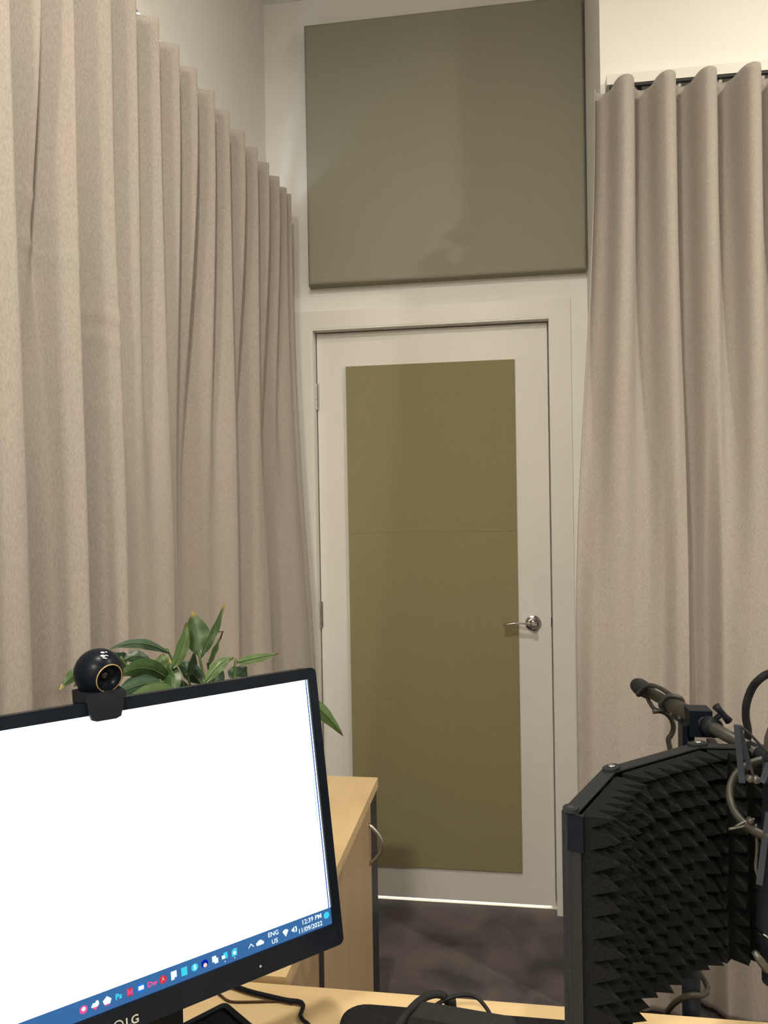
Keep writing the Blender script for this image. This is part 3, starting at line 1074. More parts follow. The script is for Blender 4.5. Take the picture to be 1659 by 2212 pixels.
obj('dark_plate', bm, 'gloss', dev)
bm = bmesh.new()
kn = dc + ff * 0.004 - fr * 0.004
lathe(bm, (kn.x, kn.y, kz - 0.003), (0, 0, 1), [(0, 0), (0.011, 0), (0.011, 0.007), (0.009, 0.009), (0, 0.009)], 20)
obj('knob', bm, 'print', dev, False)

# ------------------------------------------------------------------ webcam on the monitor's top edge
we = mp(along(213) if False else 0.254, SH + BT, 0)
wc = None
lo, hi = 0.0, SW
for _ in range(40):
    m_ = (lo + hi) / 2
    v = mp(m_, SH + BT, 0) - CAM
    if 829.5 + F * v.dot(RT) / v.dot(FW) < 222:
        lo = m_
    else:
        hi = m_
wa = lo
wt = mp(wa, SH + BT, -0.006)
web = thing('webcam', wt, 'round black webcam with brass lens ring clipped on the monitor', 'webcam')
bm = bmesh.new()
prism(bm, [mp(wa + a, SH + BT + 0.0005 + b2, 0.0045) for (a, b2) in ((-0.019, 0.006), (0.019, 0.006), (0.0185, -0.006), (0.015, -0.0185), (0.010, -0.0205), (-0.010, -0.0205), (-0.015, -0.0185), (-0.0185, -0.006))], MN * 0.006)
obj('front_clip', bm, 'plastic', web, bevel=0.0018)
bm = bmesh.new()
prism(bm, [mp(wa - 0.020, SH + BT + 0.0006, 0.0105), mp(wa - 0.020, SH + BT + 0.0075, 0.0100), mp(wa - 0.022, SH + BT + 0.0150, -0.020), mp(wa - 0.022, SH + BT + 0.0120, -0.034), mp(wa - 0.022, SH + BT + 0.0006, -0.034)], MR * 0.042)
obj('saddle', bm, 'plastic', web, bevel=0.002)
bm = bmesh.new()
prism(bm, [mp(wa - 0.022, SH + BT + 0.014, -0.034), mp(wa - 0.022, SH + BT + 0.014, -0.028), mp(wa - 0.022, SH - 0.030, -0.024), mp(wa - 0.022, SH - 0.030, -0.030)], MR * 0.042)
obj('rear_clip', bm, 'plastic', web, bevel=0.0015)
# ball centred where the photograph puts it, above the saddle
dist = (wt - CAM).dot(FW)
wdir = ray(213, 1452)
ball = CAM + wdir * (dist + 0.010)
RB = 51.5 / F * (dist + 0.010)
bm = bmesh.new()
stem_b = mp(wa, SH + BT + 0.010, -0.012)
tube(bm, [stem_b, stem_b.lerp(ball, 0.45), stem_b.lerp(ball, 0.7)], [0.0085, 0.0075, 0.0075], 18)
obj('stem', bm, 'plastic', web, True)
vd = (CAM - ball).normalized()
sr = (RT - vd * RT.dot(vd)).normalized()
su = vd.cross(sr)
if su.dot(UP) < 0:
    su = -su
look = (vd * 0.80 + sr * 0.52 - su * 0.29).normalized()
bm = bmesh.new()
prof = []
aL = math.asin(0.57)
for k in range(25):
    a = PI - (PI - aL) * k / 24
    prof.append((RB * math.sin(a) if k else 0.0, RB * math.cos(a)))
prof += [(RB * 0.54, RB * math.cos(aL) + 0.0008), (RB * 0.52, RB * 0.76), (RB * 0.42, RB * 0.55), (RB * 0.34, RB * 0.50), (0, RB * 0.50)]
lathe(bm, ball, look, prof, 48)
auto(obj('ball', bm, 'gloss', web), 50)
bm = bmesh.new()
torus(bm, ball + look * (RB * 0.828), look, RB * 0.572, RB * 0.024, 48, 8)
obj('lens_ring', bm, 'gold', web, True)
bm = bmesh.new()
lathe(bm, ball + look * (RB * 0.50), look, [(RB * 0.22, 0.0), (RB * 0.20, 0.0012), (RB * 0.10, 0.0022), (0, 0.0026)], 24)
obj('lens', bm, 'lens', web, True)
# small white print merged with a painted highlight above the lens
bm = bmesh.new()
for (u, v2, s1, s2) in ((0.10, 0.80, .085, .055), (0.24, 0.82, .04, .04), (0.12, 0.66, .10, .055), (0.27, 0.68, .07, .022), (0.20, 0.57, .10, .022)):
    d = (sr * u + su * v2 + vd * math.sqrt(max(0.05, 1 - u * u - v2 * v2))).normalized()
    e1 = (sr - d * sr.dot(d)).normalized()
    disc(bm, ball + d * (RB * 1.004), e1, d.cross(e1), RB * s2, 12, s1 / s2)
obj('print_and_glint', bm, 'printglint', web)

# ------------------------------------------------------------------ potted plant on the cabinet
pc = V((-0.470, 1.275, CZ))
plant = thing('potted_plant', pc, 'leafy green peace lily in a pot behind the monitor', 'plant')
bm = bmesh.new()
lathe(bm, pc, (0, 0, 1), [(0, 0), (0.055, 0), (0.060, 0.006), (0.078, 0.150), (0.081, 0.158), (0.078, 0.162), (0.072, 0.158), (0.070, 0.140), (0, 0.140)], 36)
auto(obj('pot', bm, 'pot', plant), 40)
bm = bmesh.new()
lathe(bm, pc + V((0, 0, 0.1405)), (0, 0, 1), [(0.0695, 0), (0.04, 0.006), (0, 0.009)], 24)
obj('soil', bm, 'soil', plant, True)


def leaf(base, tip, wpx, mat, Yb=1.40, Yt=1.40, bulge=0.0, turn=0.0, fold=0.25, stem_from=None, wmax=0.42, brown=False):
    """blade between two picture points at given depths, arched by bulge (share of its length, to the left of base->tip)"""
    Yb, Yt = 1.275 + (Yb - 1.40) * 0.8, 1.275 + (Yt - 1.40) * 0.8
    wpx *= 1.08
    turn *= 0.7
    b0, t0 = atY(base[0], base[1], Yb), atY(tip[0], tip[1], Yt)
    ax = t0 - b0
    Ln = ax.length
    T = ax.normalized()
    view = ((b0 + t0) / 2 - CAM).normalized()
    side = T.cross(view).normalized()
    wd = wpx / F * (((b0 + t0) / 2) - CAM).dot(FW) / 2
    mid = (b0 + t0) / 2 + side * (-bulge * Ln)
    if abs(tip[0] - base[0]) > abs(tip[1] - base[1]):
        mid = (b0 + t0) / 2 + UP * (abs(bulge) * Ln)
    bm = bmesh.new()
    uvl = bm.loops.layers.uv.new('UVMap')
    n = 12
    rows = []
    for i in range(n + 1):
        q = i / n
        p = b0 * (1 - q) ** 2 + mid * (2 * q * (1 - q)) * 1.0 + t0 * q * q
        tg = ((mid - b0) * (1 - q) + (t0 - mid) * q).normalized()
        sd = tg.cross(view).normalized()
        nm = sd.cross(tg).normalized()
        ca, sa = math.cos(turn), math.sin(turn)
        sd2 = sd * ca + nm * sa
        nm2 = nm * ca - sd * sa
        e = q / wmax if q < wmax else (1 - q) / (1 - wmax)
        wv = wd * (math.sin(PI / 2 * max(0.0, min(1, e))) ** (0.85 if q < wmax else 1.05)) + 0.0006
        row = []
        for (k, c) in ((-1, 1.0), (-0.5, 0.4), (0, 0.0), (0.5, 0.4), (1, 1.0)):
            ripple = 0.0015 * math.sin(q * 17 + k * 2)
            row.append(bm.verts.new(p + sd2 * (wv * k) + nm2 * (fold * wv * c + ripple * abs(k))))
        rows.append(row)
    for i in range(n):
        for k in range(4):
            f = bm.faces.new((rows[i][k], rows[i][k + 1], rows[i + 1][k + 1], rows[i + 1][k]))
            for lp, (uu, vv) in zip(f.loops, ((k / 4, i / n), ((k + 1) / 4, i / n), ((k + 1) / 4, (i + 1) / n), (k / 4, (i + 1) / n))):
                lp[uvl].uv = (uu, vv)
    lf = obj('leaf', bm, mat, plant, True)
    rb = bmesh.new()
    mids = [b0 * (1 - q) ** 2 + mid * (2 * q * (1 - q)) + t0 * q * q for q in [k / 8 for k in range(8)]]
    tube(rb, [m_ - view * 0.0007 for m_ in mids], [0.0013 * (1 - k / 9) for k in range(8)], 6)
    obj('midrib', rb, 'stem', lf, True)
    if brown:
        bb = bmesh.new()
        q = T * 0.016
        tube(bb, [t0 - q * 0.2, t0 + q * 0.4 + UP * 0.002, t0 + q * 0.5 - RT * 0.008, t0 + q * 0.2 - RT * 0.014], [0.0015, 0.0022, 0.0014, 0.0006], 6)
        obj('dry_tip', bb, 'brown', lf, True)
    if stem_from is not False:
        s0 = stem_from
        a = pc + V(((b0.x - pc.x) * 0.12, (b0.y - pc.y) * 0.12, 0.146)) if s0 is None else s0
        m_ = a.lerp(b0, 0.55) + V((0, 0, 0.035))
        st = bmesh.new()
        tube(st, smooth_path([a, m_, b0, b0 + (mid - b0) * 0.06], 5), 0.0021, 7)
        obj('stem', st, 'stem', plant, True)
    return lf


leaf((431, 1418), (416, 1321), 50, 'leafA', 1.38, 1.40, 0.02, 0.25, 0.22, None, 0.45)
leaf((432, 1424), (485, 1303), 15, 'leafA', 1.37, 1.40, 0.05, 0.6, 0.4)
leaf((369, 1447), (402, 1344), 25, 'leafC', 1.34, 1.36, 0.14, 0.5, 0.4)
leaf((366, 1412), (236, 1403), 19, 'leafD', 1.40, 1.26, -0.22, -0.4, 0.3)
leaf((266, 1428), (326, 1428), 22, 'leafB', 1.27, 1.30, 0.40, 0.3, 0.3)
leaf((196, 1443), (129, 1490), 24, 'leafA', 1.15, 1.07, 0.20, 0.2, 0.3)
leaf((205, 1450), (160, 1484), 15, 'leafB', 1.17, 1.10, 0.1, 0.5, 0.3)
leaf((372, 1475), (250, 1466), 36, 'leafA', 1.36, 1.20, -0.30, 0.3, 0.3)
leaf((362, 1468), (256, 1500), 26, 'leafB', 1.38, 1.24, -0.25, -0.3, 0.3)
leaf((350, 1476), (240, 1513), 40, 'leafD', 1.33, 1.18, -0.15, 0.1, 0.3)
leaf((395, 1504), (262, 1520), 44, 'leafC', 1.30, 1.16, -0.12, 0.3, 0.3)
leaf((410, 1516), (300, 1545), 40, 'leafD', 1.28, 1.16, -0.12, 0.2, 0.3)
leaf((372, 1500), (366, 1424), 34, 'leafA', 1.32, 1.36, 0.05, 0.4, 0.3)
leaf((345, 1462), (352, 1410), 40, 'leafC', 1.43, 1.45, 0.05, 0.2, 0.25)
leaf((268, 1440), (246, 1412), 30, 'leafD', 1.30, 1.26, 0.1, 0.2, 0.3)
leaf((405, 1462), (420, 1408), 18, 'leafD', 1.43, 1.44, 0.06, 0.5, 0.4)
leaf((436, 1478), (382, 1433), 34, 'leafB', 1.45, 1.46, 0.18, 0.2, 0.3)
leaf((441, 1478), (506, 1421), 24, 'leafC', 1.36, 1.42, -0.30, 0.4, 0.35)
leaf((508, 1432), (602, 1412), 17, 'leafC', 1.46, 1.56, 0.02, 0.5, 0.35, None, 0.42, False)
leaf((450, 1440), (478, 1374), 11, 'leafC', 1.44, 1.45, -0.06, 0.7, 0.5, None, 0.42, True)
leaf((500, 1472), (534, 1440), 42, 'leafB', 1.47, 1.52, -0.05, 0.2, 0.3)
leaf((458, 1492), (474, 1430), 34, 'leafB', 1.45, 1.47, 0.0, 0.3, 0.3)
leaf((440, 1512), (478, 1462), 46, 'leafB', 1.43, 1.47, 0.0, 0.3, 0.3)
leaf((402, 1510), (392, 1468), 24, 'leafA', 1.40, 1.40, 0.0, 0.3, 0.3)
leaf((655, 1505), (741, 1590), 27, 'leafC', 1.43, 1.50, -0.12, 0.3, 0.3)
leaf((430, 1560), (350, 1600), 44, 'leafA', 1.28, 1.20, -0.2, 0.2, 0.3)
leaf((520, 1520), (600, 1560), 40, 'leafA', 1.40, 1.42, -0.3, 0.2, 0.3)

# ------------------------------------------------------------------ mic isolation shield: five hinged panels with pyramid foam
ZT, ZB = 1.120, 0.860
c0, c1, c2 = V((0.051, 0.795, 0)), V((0.107, 0.927, 0)), V((0.230, 1.035, 0))
c3 = V((0.392, 1.040, 0))
axd = (c3 - c2).normalized()
mid_ = (c2 + c3) / 2


def mirror(p):
    d = (p - mid_).dot(axd)
    return p - axd * (2 * d)


SP = [c0, c1, c2, c3, mirror(c1), mirror(c0)]
sh = thing('isolation_shield', (mid_.x, mid_.y, ZB), 'black curved folding shield lined with pyramid foam beside the door', 'sound shield')
cen = V((0.31, 0.86, 0))
FLW = 0.016
for k in range(5):
    a, b2 = SP[k], SP[k + 1]
    T = (b2 - a).normalized()
    N = V((-T.y, T.x, 0))
    if (cen - a).dot(N) < 0:
        N = -N
    ln = (b2 - a).length
    up = V((0, 0, 1))
    at = lambda u, nn, z: a + T * u + N * nn + up * z
    # metal shell: back plate and flanges
    bm = bmesh.new()
    g = 0.0015

    def slab(u0, u1, n0, n1, z0, z1):
        obox(bm, at((u0 + u1) / 2, (n0 + n1) / 2, (z0 + z1) / 2), T, N, up, abs(u1 - u0), abs(n1 - n0), abs(z1 - z0))
    slab(g, ln - g, 0, 0.0016, ZB, ZT)
    slab(g, ln - g, 0.0016, FLW, ZT - 0.0016, ZT)
    slab(g, ln - g, 0.0016, FLW, ZB, ZB + 0.0016)
    if k == 0:
        slab(g, g + 0.0016, 0.0016, FLW + 0.003, ZB + .0016, ZT - .0016)
    if k == 4:
        slab(ln - g - 0.0016, ln - g, 0.0016, FLW + 0.003, ZB + .0016, ZT - .0016)
    pnl = obj('shield_panel', bm, 'metalblk', sh)
    # foam: slab with pyramids
    bm = bmesh.new()
    nf = 6
    i0 = 0.005 if k == 0 else 0.012
    i1 = 0.005 if k == 4 else 0.012
    nr = 12
    zz0, zz1 = ZB + 0.004, ZT - 0.0025
    fb = FLW + 0.012
    pu, pz = (ln - i0 - i1) / nf, (zz1 - zz0) / (nr - 0.5)
    grid = {}
    zrow = [zz0 + pz * j for j in range(nr)] + [zz1]
    for i in range(nf + 1):
        for j in range(nr + 1):
            grid[i, j] = bm.verts.new(at(i0 + pu * i, fb, zrow[j]))
    tops = []
    for i in range(nf):
        for j in range(nr):
            jit = 0.0022
            last = j == nr - 1
            zc_ = zz1 if last else zz0 + pz * (j + .5) - 0.002 + random.uniform(-jit, jit)
            ap = bm.verts.new(at(i0 + pu * (i + .5) + random.uniform(-jit, jit), fb + 0.028 + random.uniform(-.003, .002), zc_))
            q = [grid[i, j], grid[i + 1, j], grid[i + 1, j + 1], grid[i, j + 1]]
            for m_ in range(4):
                bm.faces.new((q[m_], q[(m_ + 1) % 4], ap))
    # back slab of the foam
    bq = [bm.verts.new(at(u, FLW + 0.0022, z)) for (u, z) in ((i0, zz0), (ln - i1, zz0), (ln - i1, zz1), (i0, zz1))]
    bm.faces.new(bq)
    for (p, q, strip) in ((0, 1, [grid[i, 0] for i in range(nf + 1)]), (1, 2, [grid[nf, j] for j in range(nr + 1)]), (2, 3, [grid[i, nr] for i in range(nf, -1, -1)]), (3, 0, [grid[0, j] for j in range(nr, -1, -1)])):
        bm.faces.new([bq[p]] + strip + [bq[q]])
    obj('foam_lining', bm, 'foam', pnl)
# hinge plates with screws on top at every joint, and a lobe with a hole at the free ends
for k in range(6):
    p = SP[k]
    inn = (cen - p).normalized()
    T = (SP[min(k + 1, 5)] - SP[max(k - 1, 0)]).normalized()
    hcn = p + inn * 0.010
    bm = bmesh.new()
    pts = []
    L2, w2 = (0.013, 0.0075) if 0 < k < 5 else (0.009, 0.0075)
    for q in range(20):
        an = 2 * PI * q / 20
        e = T * (w2 * math.cos(an) + (L2 - w2) * (1 if math.cos(an) > 0 else -1)) + V((-T.y, T.x, 0)) * (w2 * math.sin(an))
        pts.append(hcn + e + V((0, 0, ZT)))
    prism(bm, pts, (0, 0, 0.0035))
    hg = obj('hinge_plate', bm, 'metalblk', sh)
    bm = bmesh.new()
    if 0 < k < 5:
        lathe(bm, hcn + V((0, 0, ZT + 0.0034)), (0, 0, 1), [(0, 0.0002), (0.0044, 0.0002), (0.0042, 0.0016), (0.0026, 0.0026), (0, 0.0022)], 16)
        obj('screw', bm, 'chrome', hg, True)
    else:
        lathe(bm, hcn + V((0, 0, ZT + 0.0034)), (0, 0, 1), [(0, 0.0004), (0.0036, 0.0004), (0.0036, 0.0)], 16)
        obj('screw_hole', bm, 'dark', hg)
    bm = bmesh.new()
    lathe(bm, hcn + V((0, 0, ZB + 0.004)) - inn * 0.002, (0, 0, 1), [(0, 0), (0.0045, 0), (0.0045, ZT - ZB - 0.006), (0, ZT - ZB - 0.006)], 12)
    obj('hinge_pin', bm, 'metalblk', sh)
# blue-lit corner block at the free end
T = (c1 - c0).normalized()
N = V((-T.y, T.x, 0))
if (cen - c0).dot(N) < 0:
    N = -N
bm = bmesh.new()
obox(bm, c0 + T * 0.003 + N * 0.014 + V((0, 0, ZT - 0.020)), T, N, V((0, 0, 1)), 0.006, 0.016, 0.036)
obj('corner_block', bm, 'gloss', sh, bevel=0.002)

# ------------------------------------------------------------------ microphone stand: tripod, pole, boom arm
pX = atY(1493, 2150, 1.155).x
PY = 1.155
clamp = atY(1500, 1552, PY)
st = thing('microphone_stand', (pX, PY, 0), 'black microphone stand with angled boom arm behind the foam shield', 'microphone stand')
bm = bmesh.new()
tube(bm, [(pX, PY, 0.10), (pX, PY, 0.95)], 0.0125, 18)
tube(bm, [(pX, PY, 0.93), (pX + 0.001, PY, clamp.z - 0.012)], 0.0085, 16)
obj('pole', bm, 'plastic', st, True)
for k in range(3):
    a = math.radians(75 + 120 * k)
    bm = bmesh.new()
    tube(bm, [(pX, PY, 0.16), (pX + 0.10 * math.cos(a), PY + 0.10 * math.sin(a), 0.10), (pX + 0.27 * math.cos(a), PY + 0.27 * math.sin(a), 0.012)], [0.009, 0.009, 0.011], 10)
    obj('leg', bm, 'plastic', st, True)
# boom arm
A0, A1 = atY(1381, 1483, 1.33), atY(1640, 1628, 1.00)
AD = (A1 - A0).normalized()


def on_arm(pxx):
    lo, hi = 0.0, 1.0
    for _ in range(40):
        m_ = (lo + hi) / 2
        v = A0.lerp(A1, m_) - CAM
        if 829.5 + F * v.dot(RT) / v.dot(FW) < pxx:
            lo = m_
        else:
            hi = m_
    return A0.lerp(A1, lo)


bm = bmesh.new()
tube(bm, [A0, A1], 0.0085, 18)
obj('boom_arm', bm, 'armgrey', st, True)
bm = bmesh.new()
tube(bm, [on_arm(1370) - AD * 0.010, on_arm(1372), on_arm(1398), on_arm(1404)], [0.0115, 0.0135, 0.0125, 0.0100], 18)
auto(obj('end_cap', bm, 'rubber', st), 40)
bm = bmesh.new()
tube(bm, [on_arm(1447), on_arm(1450), on_arm(1500), on_arm(1503)], [0.0095, 0.0118, 0.0122, 0.0100], 18)
auto(obj('sleeve', bm, 'armgrey', st), 40)
# clamp block with U bracket down to the shield
cpt = on_arm(1508)
X, Y, Z = V((1, 0, 0)), V((0, 1, 0)), V((0, 0, 1))
bm = bmesh.new()
obox(bm, cpt + V((0, 0.0, -0.002)), X, Y, Z, 0.030, 0.034, 0.036)
obj('clamp_block', bm, 'gloss', st, bevel=0.004)
bm = bmesh.new()
lowz = 1.03
hz = cpt.z - 0.018 - lowz
obox(bm, V((cpt.x - 0.021, cpt.y, lowz + hz / 2 + 0.006)), X, Y, Z, 0.006, 0.030, hz + 0.012)
obox(bm, V((cpt.x + 0.019, cpt.y, lowz + hz / 2 - 0.006)), X, Y, Z, 0.010, 0.030, hz - 0.012)
obox(bm, V((cpt.x, cpt.y, lowz + 0.010)), X, Y, Z, 0.046, 0.034, 0.020)
obj('bracket', bm, 'gloss', st, bevel=0.002)
bm = bmesh.new()
box(bm, (pX - 0.022, 1.0435, 1.00), (pX + 0.022, 1.050, 1.07))
box(bm, (pX - 0.012, 1.050, 1.02), (pX + 0.012, PY, 1.05))
obj('shield_bracket', bm, 'plastic', st)
bm = bmesh.new()
kp = on_arm(1535)
tube(bm, [kp - AD * 0.006, kp + AD * 0.010], 0.0130, 18)
obj('clamp_collar', bm, 'plastic', st, True)
bm = bmesh.new()
w0 = kp + AD * 0.002 + V((0, 0, 0.006))
w1 = atY(1560, 1541, kp.y - 0.01)
tube(bm, [w0, w1], 0.0035, 10)
wd_ = (RT * 0.62 - UP * 0.72).normalized()
tube(bm, [w1 - wd_ * 0.013, w1 - wd_ * 0.005, w1 + wd_ * 0.005, w1 + wd_ * 0.014], [0.0055, 0.0042, 0.0042, 0.0055], 10)
obj('wing_knob', bm, 'plastic', st, True)

# cable wrapped round the boom arm
bm = bmesh.new()
P = []
av = V((0, 0, 1))
s_ = AD.cross(av).normalized()
u_ = s_.cross(AD).normalized()


def around(pxx, ang, r):
    return on_arm(pxx) + (s_ * math.cos(math.radians(ang)) + u_ * math.sin(math.radians(ang))) * r


P = [around(1440, 140, .013), around(1420, 100, .0145), around(1408, 60, .0150), around(1397, -20, .0160), atY(1394, 1500, 1.30), atY(1403, 1517, 1.29), atY(1416, 1533, 1.28), atY(1433, 1536, 1.27), around(1441, -100, .015), around(1446, -10, .0145), around(1452, 60, .0150), around(1460, 120, .0150), around(1455, 200, .0150), around(1452, 260, .018), atY(1455, 1545, 1.215), atY(1462, 1552, 1.20), around(1478, -80, .014), around(1486, -20, .014)]
tube(bm, smooth_path(P, 6), 0.0034, 8)
o = obj('microphone_cable', bm, 'armgrey', None, True)
tag(o, 'dark grey cable wrapped around the end of the boom arm', 'cable')
bm = bmesh.new()
P = [atY(1410, 1537, 1.262), atY(1425, 1536, 1.262), atY(1439, 1541, 1.262), atY(1450, 1553, 1.262), atY(1455, 1570, 1.262), atY(1451, 1586, 1.262), atY(1444, 1597, 1.262), atY(1447, 1615, 1.262), atY(1455, 1660, 1.262), atY(1460, 1760, 1.255), atY(1470, 1900, 1.24), atY(1490, 2040, 1.22), atY(1508, 2095, 1.205), atY(1524, 2122, 1.18), atY(1528, 2140, 1.165), atY(1515, 2150, 1.135), atY(1492, 2150, 1.131), atY(1466, 2160, 1.14), atY(1447, 2178, 1.15), atY(1436, 2200, 1.16), atY(1425, 2260, 1.17), atY(1420, 2420, 1.18), atY(1440, 2700, 1.19)]
tube(bm, smooth_path(P, 6), 0.0040, 8)
o = obj('hanging_cable', bm, 'armgrey', None, True)
tag(o, 'dark grey cable hanging from the boom arm down past the stand pole', 'cable')
# thick loop of cable at the right
bm = bmesh.new()
P = [atY(1606, 1640, 1.075), atY(1613, 1604, 1.07), atY(1616, 1580, 1.065), atY(1611, 1548, 1.06), atY(1613, 1518, 1.05), atY(1624, 1488, 1.04), atY(1640, 1468, 1.02), atY(1662, 1455, 1.01), atY(1700, 1452, 0.99), atY(1745, 1480, 0.97), atY(1770, 1560, 0.95), atY(1765, 1700, 0.92), atY(1740, 1860, 0.88), atY(1722, 1990, 0.84), atY(1712, 2080, 0.815)]
tube(bm, smooth_path(P, 6), 0.0049, 12)
o = obj('microphone_lead', bm, 'rubber', None, True)
tag(o, 'thick black cable arching above the microphone at the right edge', 'cable')

# ------------------------------------------------------------------ microphone in its elastic shock mount
MY = 0.80
mcn = atY(1700, 1735, MY)
maxis = V((0.06, -0.05, 1)).normalized()
mic = thing('microphone', mcn - V((0, 0, 0.14)), 'dark studio microphone body at the right edge before the foam shield', 'microphone')
bm = bmesh.new()
lathe(bm, mcn, maxis, [(0, -0.180), (0.011, -0.180), (0.012, -0.168), (0.0135, -0.150), (0.0175, -0.136), (0.0175, -0.128), (0.0200, -0.126), (0.0215, 0.020), (0.0215, 0.022)], 32)
auto(obj('body', bm, 'plastic', mic), 35)
bm = bmesh.new()
lathe(bm, mcn, maxis, [(0.0222, 0.020), (0.0235, 0.024), (0.0235, 0.060), (0.020, 0.074), (0.010, 0.081), (0, 0.083)], 32)
auto(obj('grille', bm, 'micgrey', mic), 35)
bm = bmesh.new()
torus(bm, mcn - maxis * 0.127, maxis, 0.0180, 0.0026, 32, 8)
obj('chrome_ring', bm, 'chrome', mic, True)
bm = bmesh.new()
e0 = atY(1629, 2056, MY - .01)
tube(bm, [e0, e0.lerp(atY(1652, 2088, MY - .01), 0.5), atY(1656, 2092, MY - .01), atY(1690, 2106, MY)], [0.0028, 0.0040, 0.0045, 0.0045], 10)
obj('connector', bm, 'micgrey', mic, True)
smt = thing('shock_mount', atY(1690, 1700, MY - .02), 'slate grey shock mount with elastic cords around the microphone', 'shock mount')
# tilted ring round the microphone
rc = atY(1684, 1724, MY - 0.02)
rax = (UP * 0.80 - FW * 0.52 - RT * 0.34).normalized()
bm = bmesh.new()
torus(bm, rc, rax, 0.0430, 0.0036, 48, 10, 1.7)
obj('ring', bm, 'armgrey', smt, True)
# outer arms: flat tapering bars


def bar(p0, p1, w0_, w1_, th, name='arm', mat='bluegrey'):
    b_ = bmesh.new()
    w0_, w1_ = w0_ * 0.78, w1_ * 0.78
    d = (p1 - p0).normalized()
    view = (p0 - CAM).normalized()
    s2 = d.cross(view).normalized()
    n2 = s2.cross(d)
    vsx = []
    for (p, ww) in ((p0, w0_), (p1, w1_)):
        for (i, j) in ((-1, -1), (1, -1), (1, 1), (-1, 1)):
            vsx.append(b_.verts.new(p + s2 * (i * ww / 2) + n2 * (j * th / 2)))
    for f in ((3, 2, 1, 0), (4, 5, 6, 7), (0, 1, 5, 4), (1, 2, 6, 5), (2, 3, 7, 6), (3, 0, 4, 7)):
        b_.faces.new([vsx[i] for i in f])
    return obj(name, b_, mat, smt, bevel=0.0012)


ya = MY - 0.05
bar(atY(1591, 1566, ya), atY(1603, 1690, ya), 0.0062, 0.0072, 0.004)
bar(atY(1598, 1568, ya + .004), atY(1618, 1660, ya + .01), 0.0045, 0.0050, 0.004)
bar(atY(1660, 1755, ya), atY(1640, 1910, ya), 0.0062, 0.0072, 0.004)
bar(atY(1662, 1648, ya), atY(1646, 1690, ya), 0.0075, 0.0060, 0.004)
bar(atY(1668, 1640, ya), atY(1668, 1900, ya), 0.0085, 0.0085, 0.004)
bar(atY(1780, 1566, MY + .03), atY(1765, 1690, MY + .03), 0.0062, 0.0072, 0.004)
bar(atY(1790, 1760, MY + .03), atY(1770, 1905, MY + .03), 0.0062, 0.0072, 0.004)
for pts in ([(1600, 1570), (1612, 1620), (1628, 1680), (1632, 1688)], [(1598, 1568), (1620, 1586), (1648, 1616), (1662, 1630)], [(1632, 1780), (1635, 1830), (1632, 1875), (1640, 1900)], [(1574, 1791), (1596, 1787), (1616, 1781), (1626, 1772)], [(1588, 1786), (1606, 1776), (1622, 1771), (1630, 1768)]):
    b_ = bmesh.new()
    tube(b_, smooth_path([atY(a, c, ya + 0.012) for (a, c) in pts], 4), 0.0013, 7)
    obj('elastic_cord', b_, 'micgrey' if pts[0][1] != 1568 else 'rubber', smt, True)
for (a, c, r) in ((1619, 1682, .0034), (1633, 1684, .0038), (1620, 1772, .0030)):
    b_ = bmesh.new()
    lathe(b_, atY(a, c, ya + 0.010), -FW, [(0, -.002), (r, -.002), (r, .002), (r * .6, .0032), (0, .0034)], 14)
    obj('cord_button', b_, 'micgrey', smt, True)
b_ = bmesh.new()
tube(b_, [atY(1668, 1640, ya), A1 + AD * 0.01, A1 - AD * 0.02], [0.006, 0.009, 0.0095], 12)
obj('swivel', b_, 'plastic', smt, True)

# ------------------------------------------------------------------ things on the desk, front edge
# soft pouch with rounded corners, leaning
pA, pB = atY(918, 2163, 1.005), atY(1108, 2197, 0.965)
d = (pB - pA)
wid = d.length
pu = d.normalized()
pn = V((0, 0, 1)).cross(V((pu.x, pu.y, 0))).normalized()      # away from camera
pd = pu.cross(pn).normalized()
if pd.z > 0:
    pd = -pd
zmat = DZ + 0.004
hgt = 0.082
bm = bmesh.new()
flat = V((pu.x, pu.y, 0)).normalized()
w_ = (pB - pA).dot(flat)
q0 = pA - flat * 0.008
q1 = pB + flat * 0.006
pts = [V((q0.x, q0.y, zmat)), V((q1.x, q1.y, zmat))]
for (c_, s0_) in ((q1, 1), (q0, -1)):
    cc = c_ - flat * (0.010 * s0_) + V((0, 0, -0.010))
    for k in range(6):
        an = math.radians(90 * k / 5) if s0_ == 1 else math.radians(90 + 90 * k / 5)
        pts.append(cc + flat * (0.010 * math.cos(an)) + V((0, 0, 0.010 * math.sin(an))))
prism(bm, pts, -pn * 0.034)
o = obj('pouch', bm, 'pouch', None, bevel=0.003)
tag(o, 'charcoal pouch with rounded corners standing on the black desk mat', 'pouch')
bm = bmesh.new()
P = [atZ(560, 2760, zmat + .0055), atZ(660, 2560, zmat + .0055), atZ(745, 2400, zmat + .0055), atZ(790, 2330, zmat + .006), atZ(835, 2262, zmat + .010), atY(868, 2205, 1.030), atY(890, 2177, 1.040), atY(912, 2158, 1.048), atY(932, 2149, 1.052), atY(950, 2148, 1.056), atY(962, 2155, 1.062), atZ(968, 2166, DZ + .010), atZ(985, 2166, DZ + .0095)]
tube(bm, smooth_path(P, 6), 0.0052, 10)
tag(obj('thick_cable', bm, 'pouch', None, True), 'thick black cable looping up beside the charcoal pouch', 'cable')
bm = bmesh.new()
P = [atY(905, 2196, 1.045), atY(925, 2183, 1.05), atY(955, 2163, 1.055), atY(980, 2153, 1.06), atY(1005, 2149, 1.06), atY(1028, 2154, 1.055), atY(1045, 2170, 1.05), atY(1058, 2190, 1.045), atY(1066, 2215, 1.04), atZ(1070, 2240, zmat + .003)]
tube(bm, smooth_path(P, 6), 0.0026, 8)
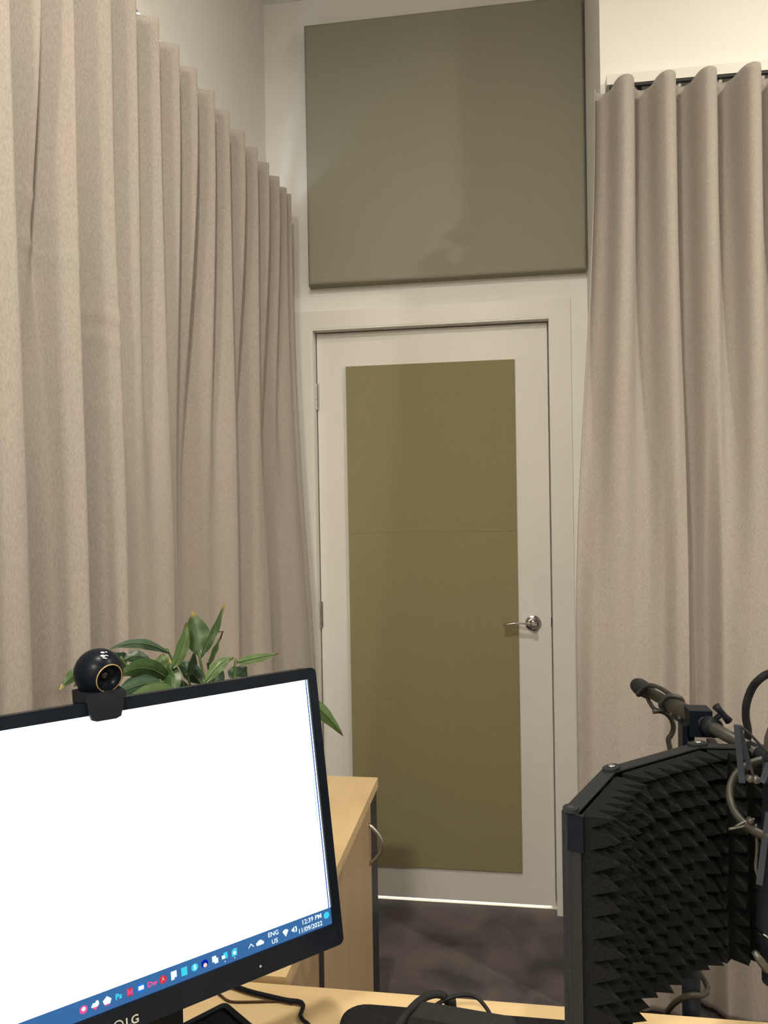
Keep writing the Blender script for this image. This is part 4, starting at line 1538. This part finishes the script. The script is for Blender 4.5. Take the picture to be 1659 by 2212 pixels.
tag(obj('thin_cable', bm, 'rubber', None, True), 'thin black cable arching over the charcoal pouch', 'cable')
# two cables on the desk behind the monitor
bm = bmesh.new()
P = [atZ(430, 2108, DZ + .005), atZ(470, 2118, DZ + .005), atZ(505, 2130, DZ + .005), atZ(540, 2142, DZ + .005), atZ(580, 2152, DZ + .005), atZ(620, 2161, DZ + .005), atZ(645, 2164, DZ + .005), atZ(655, 2171, DZ + .005), atZ(652, 2184, DZ + .005), atZ(649, 2194, DZ + .005), atZ(656, 2205, DZ + .005), atZ(668, 2216, DZ + .005), atZ(678, 2250, DZ + .005), atZ(665, 2320, DZ + .005), atZ(610, 2420, DZ + .005)]
tube(bm, smooth_path(P, 6), [0.0026 + 0.0008 * (1 if i < 40 else 0.3) for i in range(6 * 14 + 1)], 10)
tag(obj('video_cable', bm, 'plastic', None, True), 'black cable running across the desk from under the monitor', 'cable')
bm = bmesh.new()
P = [atZ(440, 2120, DZ + .0022), atZ(472, 2146, DZ + .0022), atZ(490, 2160, DZ + .0022), atZ(506, 2164, DZ + .0022), atZ(540, 2164, DZ + .0022), atZ(580, 2163, DZ + .0022), atZ(612, 2163, DZ + .0022), atZ(632, 2168, DZ + .0022)]
tube(bm, smooth_path(P, 6), 0.0016, 8)
tag(obj('webcam_cable', bm, 'brown', None, True), 'thin brown cable lying on the desk beside the thicker black cable', 'cable')

# ------------------------------------------------------------------ white power board on the floor at the foot of the right curtain
pb = V((0.535, 2.10, 0))
t = thing('power_board', pb, 'small white power board on the carpet below the right curtain', 'power board')
bm = bmesh.new()
prism(bm, [pb + V((a, b2, 0.0)) for (a, b2) in rrect(-0.045, -0.028, 0.045, 0.028, 0.012)], (0, 0, 0.034))
obj('housing', bm, 'whiteplastic', t, bevel=0.005)
bm = bmesh.new()
prism(bm, [pb + V((a, b2, 0.034)) for (a, b2) in rrect(-0.036, -0.008, 0.036, 0.006, 0.003)], (0, 0, 0.0012))
obj('socket_strip', bm, 'rubber', t)

# ------------------------------------------------------------------ ceiling downlights (above the frame; the farthest right one is added for fill)
for i, (lx, ly, p, spread, dia) in enumerate(LAMPS):
    t = thing('downlight', (lx, ly, CEIL), ('round white ceiling downlight straight above the desk', 'round white ceiling downlight just before the right curtain', 'added round white fill downlight farthest to the right', 'large round white ceiling light well behind the desk')[i], 'ceiling light', 'ceiling downlights')
    bm = bmesh.new()
    e_ = max(0.0, dia / 2 - 0.035)
    lathe(bm, (lx, ly, CEIL), (0, 0, -1), [(e_ + 0.052, 0.0), (e_ + 0.075, 0.0), (e_ + 0.073, 0.010), (e_ + 0.056, 0.014), (e_ + 0.053, 0.012), (e_ + 0.052, 0.0)], 32)
    obj('trim_ring', bm, 'whiteplastic', t, True)
    bm = bmesh.new()
    lathe(bm, (lx, ly, CEIL - 0.004), (0, 0, -1), [(e_ + 0.051, 0), (e_ + 0.051, 0.004), (0, 0.006)], 24)
    obj('diffuser', bm, 'lamp', t, True)

# the empty holder made for the handle carries no geometry of its own
hd.data.name = 'door_handle'
